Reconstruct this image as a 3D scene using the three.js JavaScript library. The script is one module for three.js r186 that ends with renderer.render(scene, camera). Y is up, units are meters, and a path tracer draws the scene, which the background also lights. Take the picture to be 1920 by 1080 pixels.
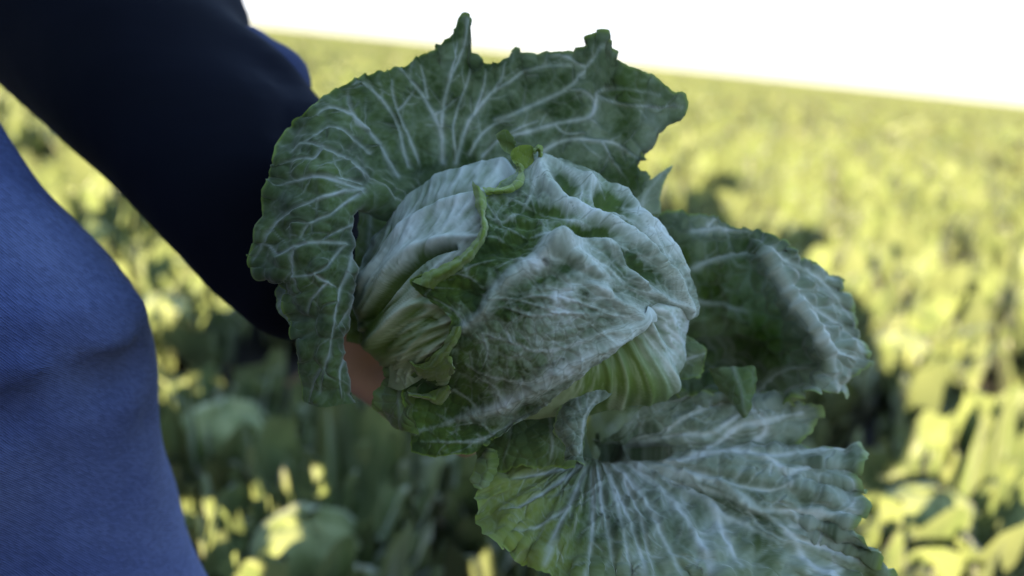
import * as THREE from 'three';
import { mergeGeometries } from 'three/addons/utils/BufferGeometryUtils.js';

// ---------- camera ----------
const scene = new THREE.Scene();
const F = 1495, CAM_H = 0.74;                       // focal length in photograph pixels (1920 wide)
const camera = new THREE.PerspectiveCamera(2 * Math.atan(540 / F) * 180 / Math.PI, 16 / 9, 0.02, 9000);
camera.rotation.order = 'YXZ';
camera.position.set(0, CAM_H, 0);
camera.rotation.set(-16.65 * Math.PI / 180, 0, 5.9 * Math.PI / 180);
camera.updateMatrixWorld(true);
camera.focus = 0.372;
camera.userData.fStop = 3.2;

// ---------- sky, sun, exposure ----------
const renderer = new THREE.WebGLRenderer({ antialias: true });
renderer.toneMapping = THREE.LinearToneMapping;
renderer.toneMappingExposure = 7.2;
renderer.shadowMap.enabled = true;
const SUN_AZ = 21 * Math.PI / 180, SUN_EL = 17 * Math.PI / 180;   // behind the camera, to the left
const sunDir = new THREE.Vector3(-Math.sin(SUN_AZ) * Math.cos(SUN_EL), Math.sin(SUN_EL), Math.cos(SUN_AZ) * Math.cos(SUN_EL));
{
  const W = 512, H = 256, data = new Float32Array(W * H * 4);
  for (let y = 0; y < H; y++) for (let x = 0; x < W; x++) {
    const el = ((y + 0.5) / H - 0.5) * Math.PI, az = ((x + 0.5) / W - 0.5) * 2 * Math.PI;
    const d = [Math.cos(el) * Math.cos(az), Math.sin(el), Math.cos(el) * Math.sin(az)];
    const c = d[0] * sunDir.x + d[1] * sunDir.y + d[2] * sunDir.z, o = (y * W + x) * 4;
    const up = Math.max(0, d[1]), h = Math.exp(-up * 11), glow = Math.pow(Math.max(0, c), 10);
    let r = 0.106 + 0.13 * h + 0.30 * glow, g = 0.160 + 0.07 * h + 0.2 * glow, b = 0.236 - 0.008 * h + 0.09 * glow;
    if (d[1] < 0) { r = 0.06; g = 0.07; b = 0.03; }
    data[o] = r; data[o + 1] = g; data[o + 2] = b; data[o + 3] = 1;
  }
  const t = new THREE.DataTexture(data, W, H, THREE.RGBAFormat, THREE.FloatType);
  t.mapping = THREE.EquirectangularReflectionMapping; t.magFilter = THREE.LinearFilter; t.minFilter = THREE.LinearFilter; t.needsUpdate = true;
  scene.background = t; scene.environment = t;
}
const sun = new THREE.DirectionalLight(new THREE.Color(1, 0.81, 0.48), 4.3);
sun.position.copy(sunDir).multiplyScalar(30);
sun.castShadow = true; sun.shadow.radius = 1; sun.shadow.mapSize.set(4096, 4096);
Object.assign(sun.shadow.camera, { left: -8, right: 8, top: 8, bottom: -8, near: 1, far: 80 });
scene.add(sun, sun.target);

// ---------- helpers ----------
let seedState = 7;
const rnd = () => { seedState = (seedState + 0x6d2b79f5) | 0; let t = Math.imul(seedState ^ (seedState >>> 15), 1 | seedState); t = (t + Math.imul(t ^ (t >>> 7), 61 | t)) ^ t; return ((t ^ (t >>> 14)) >>> 0) / 4294967296; };
const reseed = (s) => { seedState = s; };
const lerp = (a, b, t) => a + (b - a) * t, clamp = (x, a = 0, b = 1) => Math.min(b, Math.max(a, x));
const smooth = (a, b, x) => { const t = clamp((x - a) / (b - a)); return t * t * (3 - 2 * t); };
const hash3 = (x, y, z) => { let h = Math.imul(x, 374761393) ^ Math.imul(y, 668265263) ^ Math.imul(z, 2147483647 ^ 0x5bd1e995); h = Math.imul(h ^ (h >>> 13), 1274126177); return ((h ^ (h >>> 16)) >>> 0) / 4294967296; };
function noise(x, y, z = 0) {                         // value noise, -1..1
  const X = Math.floor(x), Y = Math.floor(y), Z = Math.floor(z), fx = x - X, fy = y - Y, fz = z - Z;
  const u = fx * fx * (3 - 2 * fx), v = fy * fy * (3 - 2 * fy), w = fz * fz * (3 - 2 * fz);
  const L = (dz) => lerp(lerp(hash3(X, Y, Z + dz), hash3(X + 1, Y, Z + dz), u), lerp(hash3(X, Y + 1, Z + dz), hash3(X + 1, Y + 1, Z + dz), u), v);
  return (fz === 0 ? L(0) : lerp(L(0), L(1), w)) * 2 - 1;
}
const fbm = (x, y, z = 0, n = 4) => { let s = 0, a = 0.5; for (let i = 0; i < n; i++) { s += a * noise(x, y, z); x = x * 2.03 + 17.1; y = y * 2.03 + 5.7; z = z && z * 2.03 + 3.1; a *= 0.5; } return s; };
function worley(x, y, k = 0) {                        // [F1, F2]
  const X = Math.floor(x), Y = Math.floor(y); let a = 9, b = 9;
  for (let j = -1; j < 2; j++) for (let i = -1; i < 2; i++) {
    const dx = X + i + hash3(X + i, Y + j, 11 + k) - x, dy = Y + j + hash3(X + i, Y + j, 23 + k) - y, d = Math.hypot(dx, dy);
    if (d < a) { b = a; a = d; } else if (d < b) b = d;
  }
  return [a, b];
}
const used = new Map();
function numbered(name) { const n = used.get(name) || 0; used.set(name, n + 1); return n ? `${name}_${String(n).padStart(3, '0')}` : name; }
function tag(o, label, category, group) { Object.assign(o.userData, { label, category }); if (group) o.userData.group = group; return o; }
function part(name, geometry, material, parent, label) {
  const m = new THREE.Mesh(geometry, material); m.name = parent === scene ? numbered(name) : name; m.castShadow = m.receiveShadow = true;
  if (label) m.userData.label = label;
  parent.add(m); return m;
}
const at = (px, py, d) => new THREE.Vector3((px - 960) / F * d, (540 - py) / F * d, -d).applyMatrix4(camera.matrixWorld);
const catmull = (a, b, c, d, t) => 0.5 * (2 * b + (c - a) * t + (2 * a - 5 * b + 4 * c - d) * t * t + (3 * b - a - 3 * c + d) * t * t * t);
function splineAt(list, t) {                          // list of arrays, t in 0..1
  const n = list.length - 1, x = clamp(t) * n, i = Math.min(n - 1, Math.floor(x)), f = x - i;
  const g = (k) => { if (k < 0) return list[0].map((v, j) => 2 * v - list[1][j]); if (k > n) return list[n].map((v, j) => 2 * v - list[n - 1][j]); return list[k]; };
  const A = g(i - 1), B = g(i), C = g(i + 1), D = g(i + 2);
  return B.map((v, j) => catmull(A[j], v, C[j], D[j], f));
}

// Iso-surface of a distance function by surface nets.
function surfaceNet(f, lo, hi, cell) {
  const n = [0, 1, 2].map((k) => Math.ceil((hi[k] - lo[k]) / cell) + 2), [nx, ny, nz] = n;
  const val = new Float32Array(nx * ny * nz), idx = (i, j, k) => i + nx * (j + ny * k);
  for (let k = 0; k < nz; k++) for (let j = 0; j < ny; j++) for (let i = 0; i < nx; i++) val[idx(i, j, k)] = f(lo[0] + i * cell, lo[1] + j * cell, lo[2] + k * cell);
  const vert = new Int32Array(nx * ny * nz).fill(-1), pos = [], tri = [];
  for (let k = 0; k < nz - 1; k++) for (let j = 0; j < ny - 1; j++) for (let i = 0; i < nx - 1; i++) {
    const o = idx(i, j, k), s0 = val[o] < 0;
    if (s0 === val[o + 1] < 0 && s0 === val[o + nx] < 0 && s0 === val[o + nx + 1] < 0 && s0 === val[o + nx * ny] < 0 && s0 === val[o + nx * ny + 1] < 0 && s0 === val[o + nx * ny + nx] < 0 && s0 === val[o + nx * ny + nx + 1] < 0) continue;
    let m = 0, sx = 0, sy = 0, sz = 0;
    const v = (a, b, c) => val[idx(i + a, j + b, k + c)];
    for (let e = 0; e < 12; e++) {
      const ax = e >> 2, p = e & 1, q = (e >> 1) & 1, A = ax === 0 ? [0, p, q] : ax === 1 ? [p, 0, q] : [p, q, 0], B = A.slice(); B[ax] = 1;
      const a = v(...A), b = v(...B);
      if ((a < 0) !== (b < 0)) { const t = a / (a - b); m++; sx += lerp(A[0], B[0], t); sy += lerp(A[1], B[1], t); sz += lerp(A[2], B[2], t); }
    }
    if (m) { vert[idx(i, j, k)] = pos.length / 3; pos.push(lo[0] + (i + sx / m) * cell, lo[1] + (j + sy / m) * cell, lo[2] + (k + sz / m) * cell); }
  }
  for (let k = 1; k < nz - 1; k++) for (let j = 1; j < ny - 1; j++) for (let i = 1; i < nx - 1; i++) {
    const a = val[idx(i, j, k)] < 0;
    const quad = (p, q, r, s, flip) => { if (p < 0 || q < 0 || r < 0 || s < 0) return; flip ? tri.push(p, r, q, p, s, r) : tri.push(p, q, r, p, r, s); };
    if (a !== val[idx(i + 1, j, k)] < 0) quad(vert[idx(i, j - 1, k - 1)], vert[idx(i, j, k - 1)], vert[idx(i, j, k)], vert[idx(i, j - 1, k)], !a);
    if (a !== val[idx(i, j + 1, k)] < 0) quad(vert[idx(i - 1, j, k - 1)], vert[idx(i - 1, j, k)], vert[idx(i, j, k)], vert[idx(i, j, k - 1)], !a);
    if (a !== val[idx(i, j, k + 1)] < 0) quad(vert[idx(i - 1, j - 1, k)], vert[idx(i, j - 1, k)], vert[idx(i, j, k)], vert[idx(i - 1, j, k)], !a);
  }
  const g = new THREE.BufferGeometry();
  g.setAttribute('position', new THREE.Float32BufferAttribute(pos, 3)); g.setIndex(tri); g.computeVertexNormals();
  return g;
}
function colorBy(g, fn) {
  const p = g.attributes.position, c = new Float32Array(p.count * 3);
  for (let i = 0; i < p.count; i++) { const k = fn(p.getX(i), p.getY(i), p.getZ(i)); c.set(k, i * 3); }
  g.setAttribute('color', new THREE.BufferAttribute(c, 3)); return g;
}
const mix3 = (a, b, t) => [lerp(a[0], b[0], t), lerp(a[1], b[1], t), lerp(a[2], b[2], t)];

const M = {
  leaf: new THREE.MeshPhysicalMaterial({ vertexColors: true, roughness: 1, transmission: 0.32, thickness: 0, clearcoat: 0.06, clearcoatRoughness: 0.4, side: THREE.DoubleSide }),
  wrapper: new THREE.MeshPhysicalMaterial({ vertexColors: true, roughness: 1, transmission: 0.1, thickness: 0, clearcoat: 0.12, clearcoatRoughness: 0.35, side: THREE.DoubleSide }),
  heart: new THREE.MeshPhysicalMaterial({ vertexColors: true, roughness: 0.6, clearcoat: 0.12, clearcoatRoughness: 0.4 }),
  fieldLeaf: new THREE.MeshPhysicalMaterial({ vertexColors: true, roughness: 1, transmission: 0.28, thickness: 0, clearcoat: 0.22, clearcoatRoughness: 0.35, side: THREE.DoubleSide }),
  soil: new THREE.MeshStandardMaterial({ vertexColors: true, roughness: 1 }),
  jacket: new THREE.MeshPhysicalMaterial({ vertexColors: true, roughness: 0.95, specularIntensity: 0.3, sheen: 0.15, sheenColor: new THREE.Color(0.05, 0.08, 0.2) }),
  denim: new THREE.MeshPhysicalMaterial({ vertexColors: true, roughness: 0.95, specularIntensity: 0.3, sheen: 0.25, sheenColor: new THREE.Color(0.2, 0.3, 0.6) }),
  skin: new THREE.MeshPhysicalMaterial({ color: new THREE.Color(0.36, 0.225, 0.18), roughness: 0.55 }),
  boot: new THREE.MeshStandardMaterial({ color: new THREE.Color(0.05, 0.035, 0.025), roughness: 0.7 }),
  hair: new THREE.MeshStandardMaterial({ color: new THREE.Color(0.02, 0.014, 0.01), roughness: 0.7 }),
  water: new THREE.MeshPhysicalMaterial({ color: 0xffffff, roughness: 0.02, transmission: 1, thickness: 0.001, ior: 1.33 }),
};

// ---------- the ground: one sheet of soil to the horizon ----------
{
  const xs = [], zs = [];
  for (let i = 0; i <= 120; i++) { const t = (i / 60 - 1); xs.push(Math.sign(t) * (4 * Math.abs(t) + 5996 * Math.pow(Math.abs(t), 7))); }
  for (let i = 0; i <= 160; i++) { const t = i / 160; zs.push(3 - 7 * t - 5996 * Math.pow(t, 8)); }
  const pos = [], tri = [], col = [];
  for (let j = 0; j < zs.length; j++) for (let i = 0; i < xs.length; i++) {
    const near = Math.hypot(xs[i], zs[j]) < 8 ? 1 : 0;
    pos.push(xs[i], near * 0.03 * fbm(xs[i] * 6, zs[j] * 6, 0, 3), zs[j]);
    const v = 0.75 + 0.5 * fbm(xs[i] * 3, zs[j] * 3); col.push(0.010 * v, 0.008 * v, 0.006 * v);
  }
  const w = xs.length;
  for (let j = 0; j < zs.length - 1; j++) for (let i = 0; i < w - 1; i++) { const a = j * w + i; tri.push(a, a + 1, a + w, a + 1, a + w + 1, a + w); }
  const g = new THREE.BufferGeometry();
  g.setAttribute('position', new THREE.Float32BufferAttribute(pos, 3)); g.setAttribute('color', new THREE.Float32BufferAttribute(col, 3)); g.setIndex(tri); g.computeVertexNormals();
  part('ground', g, M.soil, scene).userData.kind = 'structure';
}

// ---------- lettuce plants of the field ----------
// A leaf: stalk at the origin, pointing along +x, its upper face up; it rises, spreads and droops at the frilled tip.
function fieldLeafGeometry(len, wid, rise, droop, seed, nu = 12, nv = 9) {
  const pos = [], tri = [], col = [];
  for (let j = 0; j <= nu; j++) for (let i = 0; i <= nv; i++) {
    const t = j / nu, s = i / nv * 2 - 1;
    const w = wid * (0.36 + 0.64 * Math.pow(Math.sin(Math.min(1, t * 1.06) * Math.PI * 0.5), 1.2)) * Math.sqrt(Math.max(0.02, 1 - Math.pow(Math.max(0, t - 0.45) / 0.555, 3.6)));
    const edge = Math.max(Math.abs(s), smooth(0.7, 1, t));
    const fr = Math.pow(edge, 2) * 0.030 * (Math.sin(s * 7 + t * 19 + seed) + 1.3 * noise(t * 12 + seed, s * 7 + 31));
    const pk = 0.013 * (noise(t * 9 + seed * 3.1, s * 5) + 0.8 * noise(t * 19, s * 11 + seed));
    const r = len * t * (0.9 - 0.12 * droop * t);
    pos.push(r, len * (0.32 * rise * t + (0.3 + 0.75 * rise) * t * t - droop * 1.1 * t * t * t * t) + (0.12 + 0.34 * rise) * wid * s * s + fr + pk, s * w * 0.5 + 0.006 * noise(t * 13, seed + s * 6));
    const rib = Math.exp(-Math.pow(s / (0.16 * (1.15 - t)), 2)) * (1 - 0.5 * t), br = Math.pow(Math.abs(Math.sin((t * 6 - Math.abs(s) * 2.2) * Math.PI)), 10) * 0.22;
    const c = mix3([0.070, 0.106, 0.022], [0.27, 0.30, 0.11], clamp(rib * 0.7 + br + 0.25 * Math.pow(edge, 6) + 0.16 * noise(t * 7 + seed, s * 4)));
    const k = 0.85 + 0.35 * noise(seed * 7.7, t * 3, s * 2 + 0.5); col.push(c[0] * k, c[1] * k, c[2] * k);
  }
  for (let j = 0; j < nu; j++) for (let i = 0; i < nv; i++) { const a = j * (nv + 1) + i, b = a + nv + 1; tri.push(a, a + 1, b, a + 1, b + 1, b); }
  const g = new THREE.BufferGeometry();
  g.setAttribute('position', new THREE.Float32BufferAttribute(pos, 3)); g.setAttribute('color', new THREE.Float32BufferAttribute(col, 3)); g.setIndex(tri); g.computeVertexNormals();
  return g;
}
function fieldHeartGeometry(r, seed, n = 14) {
  const g = new THREE.SphereGeometry(r, n * 2, n), p = g.attributes.position; g.deleteAttribute('uv');
  for (let i = 0; i < p.count; i++) {
    const v = new THREE.Vector3().fromBufferAttribute(p, i), a = Math.atan2(v.z, v.x);
    v.multiplyScalar(1 + 0.13 * noise(a * 2.2 + seed, v.y / r * 2) + 0.05 * noise(v.x / r * 5, v.y / r * 5, v.z / r * 5 + seed)); v.y *= 0.85; p.setXYZ(i, v.x, v.y, v.z);
  }
  g.computeVertexNormals();
  return colorBy(g, (x, y, z) => mix3([0.11, 0.15, 0.035], [0.28, 0.31, 0.13], clamp(0.4 + 0.8 * noise(x / r * 4, y / r * 2, z / r * 4 + seed))));
}
const leafKinds = [];
const leafKindsFar = [];
for (let k = 0; k < 6; k++) for (const [set, a, b] of [[leafKinds, 18, 14], [leafKindsFar, 9, 8]]) set.push(fieldLeafGeometry(0.135 + 0.018 * (k % 3), 0.21 + 0.025 * (k % 2), 0.10 + 0.15 * k, 0.34 + 0.07 * ((k * 5) % 6), k * 3.7 + 1, a, b));
function plantLeaves(seed, kinds = leafKinds) {                          // [geometry, matrix] of a plant
  reseed(seed); const out = [], e = new THREE.Euler(), q = new THREE.Quaternion();
  const n = 17 + Math.floor(rnd() * 4);
  for (let i = 0; i < n; i++) {
    const outer = i < 9, a = i * 2.399 + rnd() * 0.7, s = (outer ? 1.08 : 0.86) * (0.85 + rnd() * 0.35);
    const kind = outer ? Math.floor(rnd() * 3) : 2 + Math.floor(rnd() * 4);
    e.set((rnd() - 0.5) * 0.5, -a, (rnd() - 0.5) * 0.4 - (outer ? 0.14 : 0), 'YXZ'); q.setFromEuler(e);
    const r0 = outer ? 0.02 : 0.045;
    out.push([kinds[kind], new THREE.Matrix4().compose(new THREE.Vector3(Math.cos(a) * r0, 0.03 + rnd() * 0.03, Math.sin(a) * r0), q, new THREE.Vector3(s, s, s))]);
  }
  return out;
}
const GROUP = 'lettuce plants growing in the field';
function partedPlant(seed) {
  const t = new THREE.Group();
  for (const [g, m] of plantLeaves(seed)) { const l = part('leaf', g, M.fieldLeaf, t); l.applyMatrix4(m); }
  const h = part('heart', fieldHeartGeometry(0.078, seed), M.fieldLeaf, t); h.position.y = 0.105;
  return t;
}
function plainPlant(seed) {
  const list = plantLeaves(seed, leafKindsFar).map(([g, m]) => g.clone().applyMatrix4(m));
  const h = fieldHeartGeometry(0.075, seed, 7); h.translate(0, 0.105, 0); list.push(h);
  return mergeGeometries(list);
}
const nearSpots = [];
const NEAR_LABELS = [
  [576, 945, 'leafy lettuce plant at the bottom edge between jeans and broad leaf'], [1464, 985, 'lettuce plant mostly hidden behind the right part of the broad lower leaf'], [1022, 874, 'lettuce plant hidden behind the dark leaf under the held lettuce'],
  [419, 742, 'partly sunlit lettuce plant beside the lower jeans leg'], [1754, 911, 'sunlit lettuce plant just right of the broad lower leaf'], [1095, 712, 'lettuce plant hidden behind the lower right of the held heart'], [747, 650, 'lettuce plant behind the hand and the left of the heart'],
  [1210, 628, 'lettuce plant hidden behind the right side of the held heart'], [1848, 772, 'sunlit lettuce plant near the right edge, level with the broad leaf top'], [1474, 669, 'lettuce plant in the gap under the cupped right leaf'], [908, 573, 'lettuce plant hidden behind the wrapper leaf'],
  [299, 535, 'lettuce plant right beside the knee of the jeans, below the sleeve'], [1257, 564, 'lettuce plant hidden where the cupped leaf meets the heart'], [616, 498, 'lettuce plant hidden behind the folded left leaf'], [918, 493, 'lettuce plant hidden behind the top of the held heart'],
  [1695, 618, 'bright lettuce plant right of the tip of the cupped leaf'], [345, 464, 'lettuce plant under the lower edge of the navy sleeve'], [-30, 462, 'lettuce plant behind the thigh of the jeans at the left edge'], [663, 461, 'lettuce plant hidden behind the curled part of the great leaf'],
  [1531, 553, 'lettuce plant behind the rim of the cupped right leaf'], [1023, 467, 'lettuce plant hidden behind the middle of the heart'], [146, 418, 'lettuce plant in the gap between thigh and sleeve, nearest the knee'], [1286, 475, 'lettuce plant peeping out between heart and cupped leaf'],
];
const partedKinds = [11, 22, 33, 44].map(partedPlant), plainKinds = [11, 22, 33].map(plainPlant);
function lowPlant(seed) {
  reseed(seed); const list = [];
  for (let i = 0; i < 9; i++) {
    const a = i * 2.399 + rnd(), s = 0.9 + rnd() * 0.35;
    const g = fieldLeafGeometry(0.15 * s, 0.19 * s, 0.15 + 0.6 * (i / 9), 0.3 + 0.2 * rnd(), seed + i * 2.3, 6, 5);
    g.rotateX((rnd() - 0.5) * 0.5); g.rotateY(-a); g.translate(0, 0.05, 0); list.push(g);
  }
  const h = fieldHeartGeometry(0.09, seed, 5); h.translate(0, 0.13, 0); list.push(h);
  return mergeGeometries(list);
}
{
  reseed(99);
  const DX = 0.37, DZ = 0.30, spots = [];
  // plants whose place the picture gives, as raster places of their hearts
  for (const [sx, sy, s, turn] of [[420, 775, 0.95, 0.4], [575, 985, 0.95, 2.1], [1745, 945, 1.0, 1.2], [1690, 640, 1.0, 3.0], [1840, 800, 0.95, 5.0], [300, 560, 0.9, 4.2]]) {
    const e = at(sx, sy, 1).sub(camera.position), k = (0.15 - CAM_H) / e.y, x = e.x * k, z = camera.position.z + e.z * k; spots.push({ x, z, s, turn, d: Math.hypot(x, z), given: true });
  }
  const given = spots.slice();
  const rowTurn = 0.30;                                // the rows run a little askew of the view
  for (let j = -4; j < 400; j++) for (let i = -260; i <= 260; i++) {
    const a = i * DX + 0.12 + (rnd() - 0.5) * 0.14, b = -j * DZ - 0.75 + (rnd() - 0.5) * 0.14;
    const x = a * Math.cos(rowTurn) - b * Math.sin(rowTurn), z = a * Math.sin(rowTurn) + b * Math.cos(rowTurn);
    const s = 0.82 + rnd() * 0.36, turn = rnd() * 6.283, d = Math.hypot(x, z);
    if (z > -0.45 || d > 105 || Math.abs(x) > 0.75 * -z + 1.4) continue;
    if (d < 0.72 || (z > -0.62 && x < -0.1 && x > -1.3)) continue;
    const v = new THREE.Vector3(x, 0.18, z).applyMatrix4(camera.matrixWorldInverse), sx = 960 - v.x / v.z * F, sy = 540 + v.y / v.z * F;
    if (d < 2.0 && sx > 390 && sx < 670 && sy > 530 && sy < 690) continue;   // bare dark soil under the arm
    if (given.some((p) => Math.hypot(p.x - x, p.z - z) < 0.27)) continue;
    spots.push({ x, z, s, turn, d });
  }
  spots.sort((p, q) => p.d - q.d);
  const inView = (p) => { const v = new THREE.Vector3(p.x, 0.15, p.z).applyMatrix4(camera.matrixWorldInverse); return Math.abs(v.x / -v.z * F) < 1060 && v.y / -v.z * F > -700; };
  const seen = spots.filter(inView), singles = new Set(seen.slice(0, 300));
  const far = spots.filter((p) => !singles.has(p));
  let k = 0;

  for (const p of singles) {
    const o = k < 48 ? partedKinds[k % 4].clone() : new THREE.Mesh(plainKinds[k % 3], M.fieldLeaf);
    o.name = numbered('lettuce_plant'); o.castShadow = o.receiveShadow = true;
    o.position.set(p.x, 0, p.z); o.rotation.y = p.turn; o.scale.setScalar(p.s); scene.add(o);
    const v = new THREE.Vector3(p.x, 0.18, p.z).applyMatrix4(camera.matrixWorldInverse);
    p.px = 960 + v.x / -v.z * F; p.py = 540 - v.y / -v.z * F; p.o = o; nearSpots.push(p);
    tag(o, 'blurred green lettuce plant growing in the sunlit field beyond the held lettuce', 'lettuce', GROUP);
    const own = NEAR_LABELS.find(([x, y]) => Math.hypot(x - p.px, y - p.py) < 12);
    if (own) o.userData.label = own[2];
    else if (p.px < 640) o.userData.label = 'blurred lettuce plant in the strip of field left of the held lettuce';
    else if (p.d > 4) o.userData.label = 'small blurred sunlit lettuce plant far out in the field right of the held lettuce';
    k++;
  }
  const kinds = [lowPlant(5), lowPlant(6), lowPlant(7)], m = new THREE.Matrix4(), q = new THREE.Quaternion(), Y = new THREE.Vector3(0, 1, 0);
  kinds.forEach((g, n) => {
    const mine = far.filter((_, i) => i % 3 === n), im = new THREE.InstancedMesh(g, M.fieldLeaf, mine.length);
    mine.forEach((p, i) => im.setMatrixAt(i, m.compose(new THREE.Vector3(p.x, 0, p.z), q.setFromAxisAngle(Y, p.turn), new THREE.Vector3(p.s, p.s, p.s))));
    mine.forEach((p, i) => { const v = 0.78 + 0.5 * fbm(p.x * 0.5, p.z * 0.5, 2.5, 3) + 0.5 * (hash3(i, n, 77) - 0.5); im.setColorAt(i, new THREE.Color().setRGB(v * (0.92 + 0.16 * hash3(i, n, 5)), v, v * 0.95)); });
    im.name = numbered('lettuce_field'); im.castShadow = im.receiveShadow = true; im.userData.kind = 'stuff';
    tag(im, 'distant lettuce plants that merge into a yellow green field', 'crop'); scene.add(im);
  });
  // beyond, the canopy is one uneven sheet
  const pos = [], tri = [], col = [], NA = 260, NR = 90;
  for (let j = 0; j <= NR; j++) for (let i = 0; i <= NA; i++) {
    const r = 100 * Math.pow(60, j / NR), a = lerp(-0.75, 0.75, i / NA), x = Math.sin(a) * r, z = -Math.cos(a) * r;
    pos.push(x, 0.13 + 0.05 * (hash3(i, j, 3)), z); const v = 0.8 + 0.5 * hash3(i, j, 9); col.push(0.055 * v, 0.07 * v, 0.032 * v);
  }
  for (let j = 0; j < NR; j++) for (let i = 0; i < NA; i++) { const a = j * (NA + 1) + i, b = a + NA + 1; tri.push(a, a + 1, b, a + 1, b + 1, b); }
  const g = new THREE.BufferGeometry();
  g.setAttribute('position', new THREE.Float32BufferAttribute(pos, 3)); g.setAttribute('color', new THREE.Float32BufferAttribute(col, 3)); g.setIndex(tri); g.computeVertexNormals();
  const far2 = part('crop_canopy', g, M.fieldLeaf, scene); far2.userData.kind = 'stuff'; tag(far2, 'farthest strip of the lettuce field along the horizon', 'crop');
}

// ---------- people ----------
const V = (x, y, z) => new THREE.Vector3(x, y, z);
// Tapered capsules [a, b, ra, rb] joined with a smooth minimum.
function field(bones, k, extra) {
  const B = bones.map(([a, b, ra, rb]) => { const dx = b.x - a.x, dy = b.y - a.y, dz = b.z - a.z; return [a.x, a.y, a.z, dx, dy, dz, 1 / Math.max(1e-9, dx * dx + dy * dy + dz * dz), ra, rb]; });
  return (x, y, z) => {
    let d = 1e3;
    for (const b of B) {
      const px = x - b[0], py = y - b[1], pz = z - b[2], h = clamp((px * b[3] + py * b[4] + pz * b[5]) * b[6]);
      const ex = px - b[3] * h, ey = py - b[4] * h, ez = pz - b[5] * h, e = Math.sqrt(ex * ex + ey * ey + ez * ez) - b[7] - (b[8] - b[7]) * h;
      const g = Math.max(0, k - Math.abs(d - e)) / k; d = Math.min(d, e) - g * g * k * 0.25;
    }
    return extra ? extra(x, y, z, d) : d;
  };
}
function box(bones, pad) {
  const lo = [1e9, 1e9, 1e9], hi = [-1e9, -1e9, -1e9];
  for (const [a, b, ra, rb] of bones) for (const [p, r] of [[a, ra], [b, rb]]) p.toArray().forEach((v, i) => { lo[i] = Math.min(lo[i], v - r - pad); hi[i] = Math.max(hi[i], v + r + pad); });
  return [lo, hi];
}
const netOf = (bones, k, cell, extra, pad = 0.03) => surfaceNet(field(bones, k, extra), ...box(bones, pad), cell);
const U = (a, b) => b.clone().sub(a).normalize(), along = (a, d, t) => a.clone().addScaledVector(d, t);
function handBones(wrist, dir, palmSide, thumbSide, curl, spread = 0.1) {   // palm, four fingers of three bones, a thumb
  const out = [], across = thumbSide.clone().addScaledVector(dir, -thumbSide.dot(dir)).normalize(), n = palmSide.clone().addScaledVector(dir, -palmSide.dot(dir)).addScaledVector(across, -palmSide.dot(across)).normalize();
  out.push([wrist, along(wrist, dir, 0.03), 0.025, 0.026]);
  for (let i = 0; i < 4; i++) {
    const o = (1.5 - i) * 0.02, base = along(along(wrist, dir, 0.02), across, o * 0.8), kn = along(along(wrist, dir, 0.088 - 0.004 * Math.abs(i - 1)), across, o);
    out.push([base, kn, 0.014, 0.0115]);
    let p = kn, a = 0; const L = [0.042, 0.047, 0.044, 0.034][i], fd = along(dir, across, (1.5 - i) * spread).normalize();
    [[L, 0.0098, 0.0088, 0.45], [L * 0.62, 0.0088, 0.008, 1], [L * 0.5, 0.008, 0.0066, 0.7]].forEach(([l, r1, r2, c]) => {
      a += curl * c; const q = along(along(p, fd, Math.cos(a) * l), n, Math.sin(a) * l); out.push([p, q, r1, r2]); p = q;
    });
  }
  const t0 = along(along(wrist, dir, 0.025), across, 0.024), td = along(along(dir, across, 0.9), n, 0.35).normalize(), t1 = along(t0, td, 0.042), t2 = along(t1, along(along(dir, across, 0.35), n, 0.55).normalize(), 0.034);
  out.push([t0, t1, 0.0145, 0.0115], [t1, t2, 0.0112, 0.0085]);
  return out;
}
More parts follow.
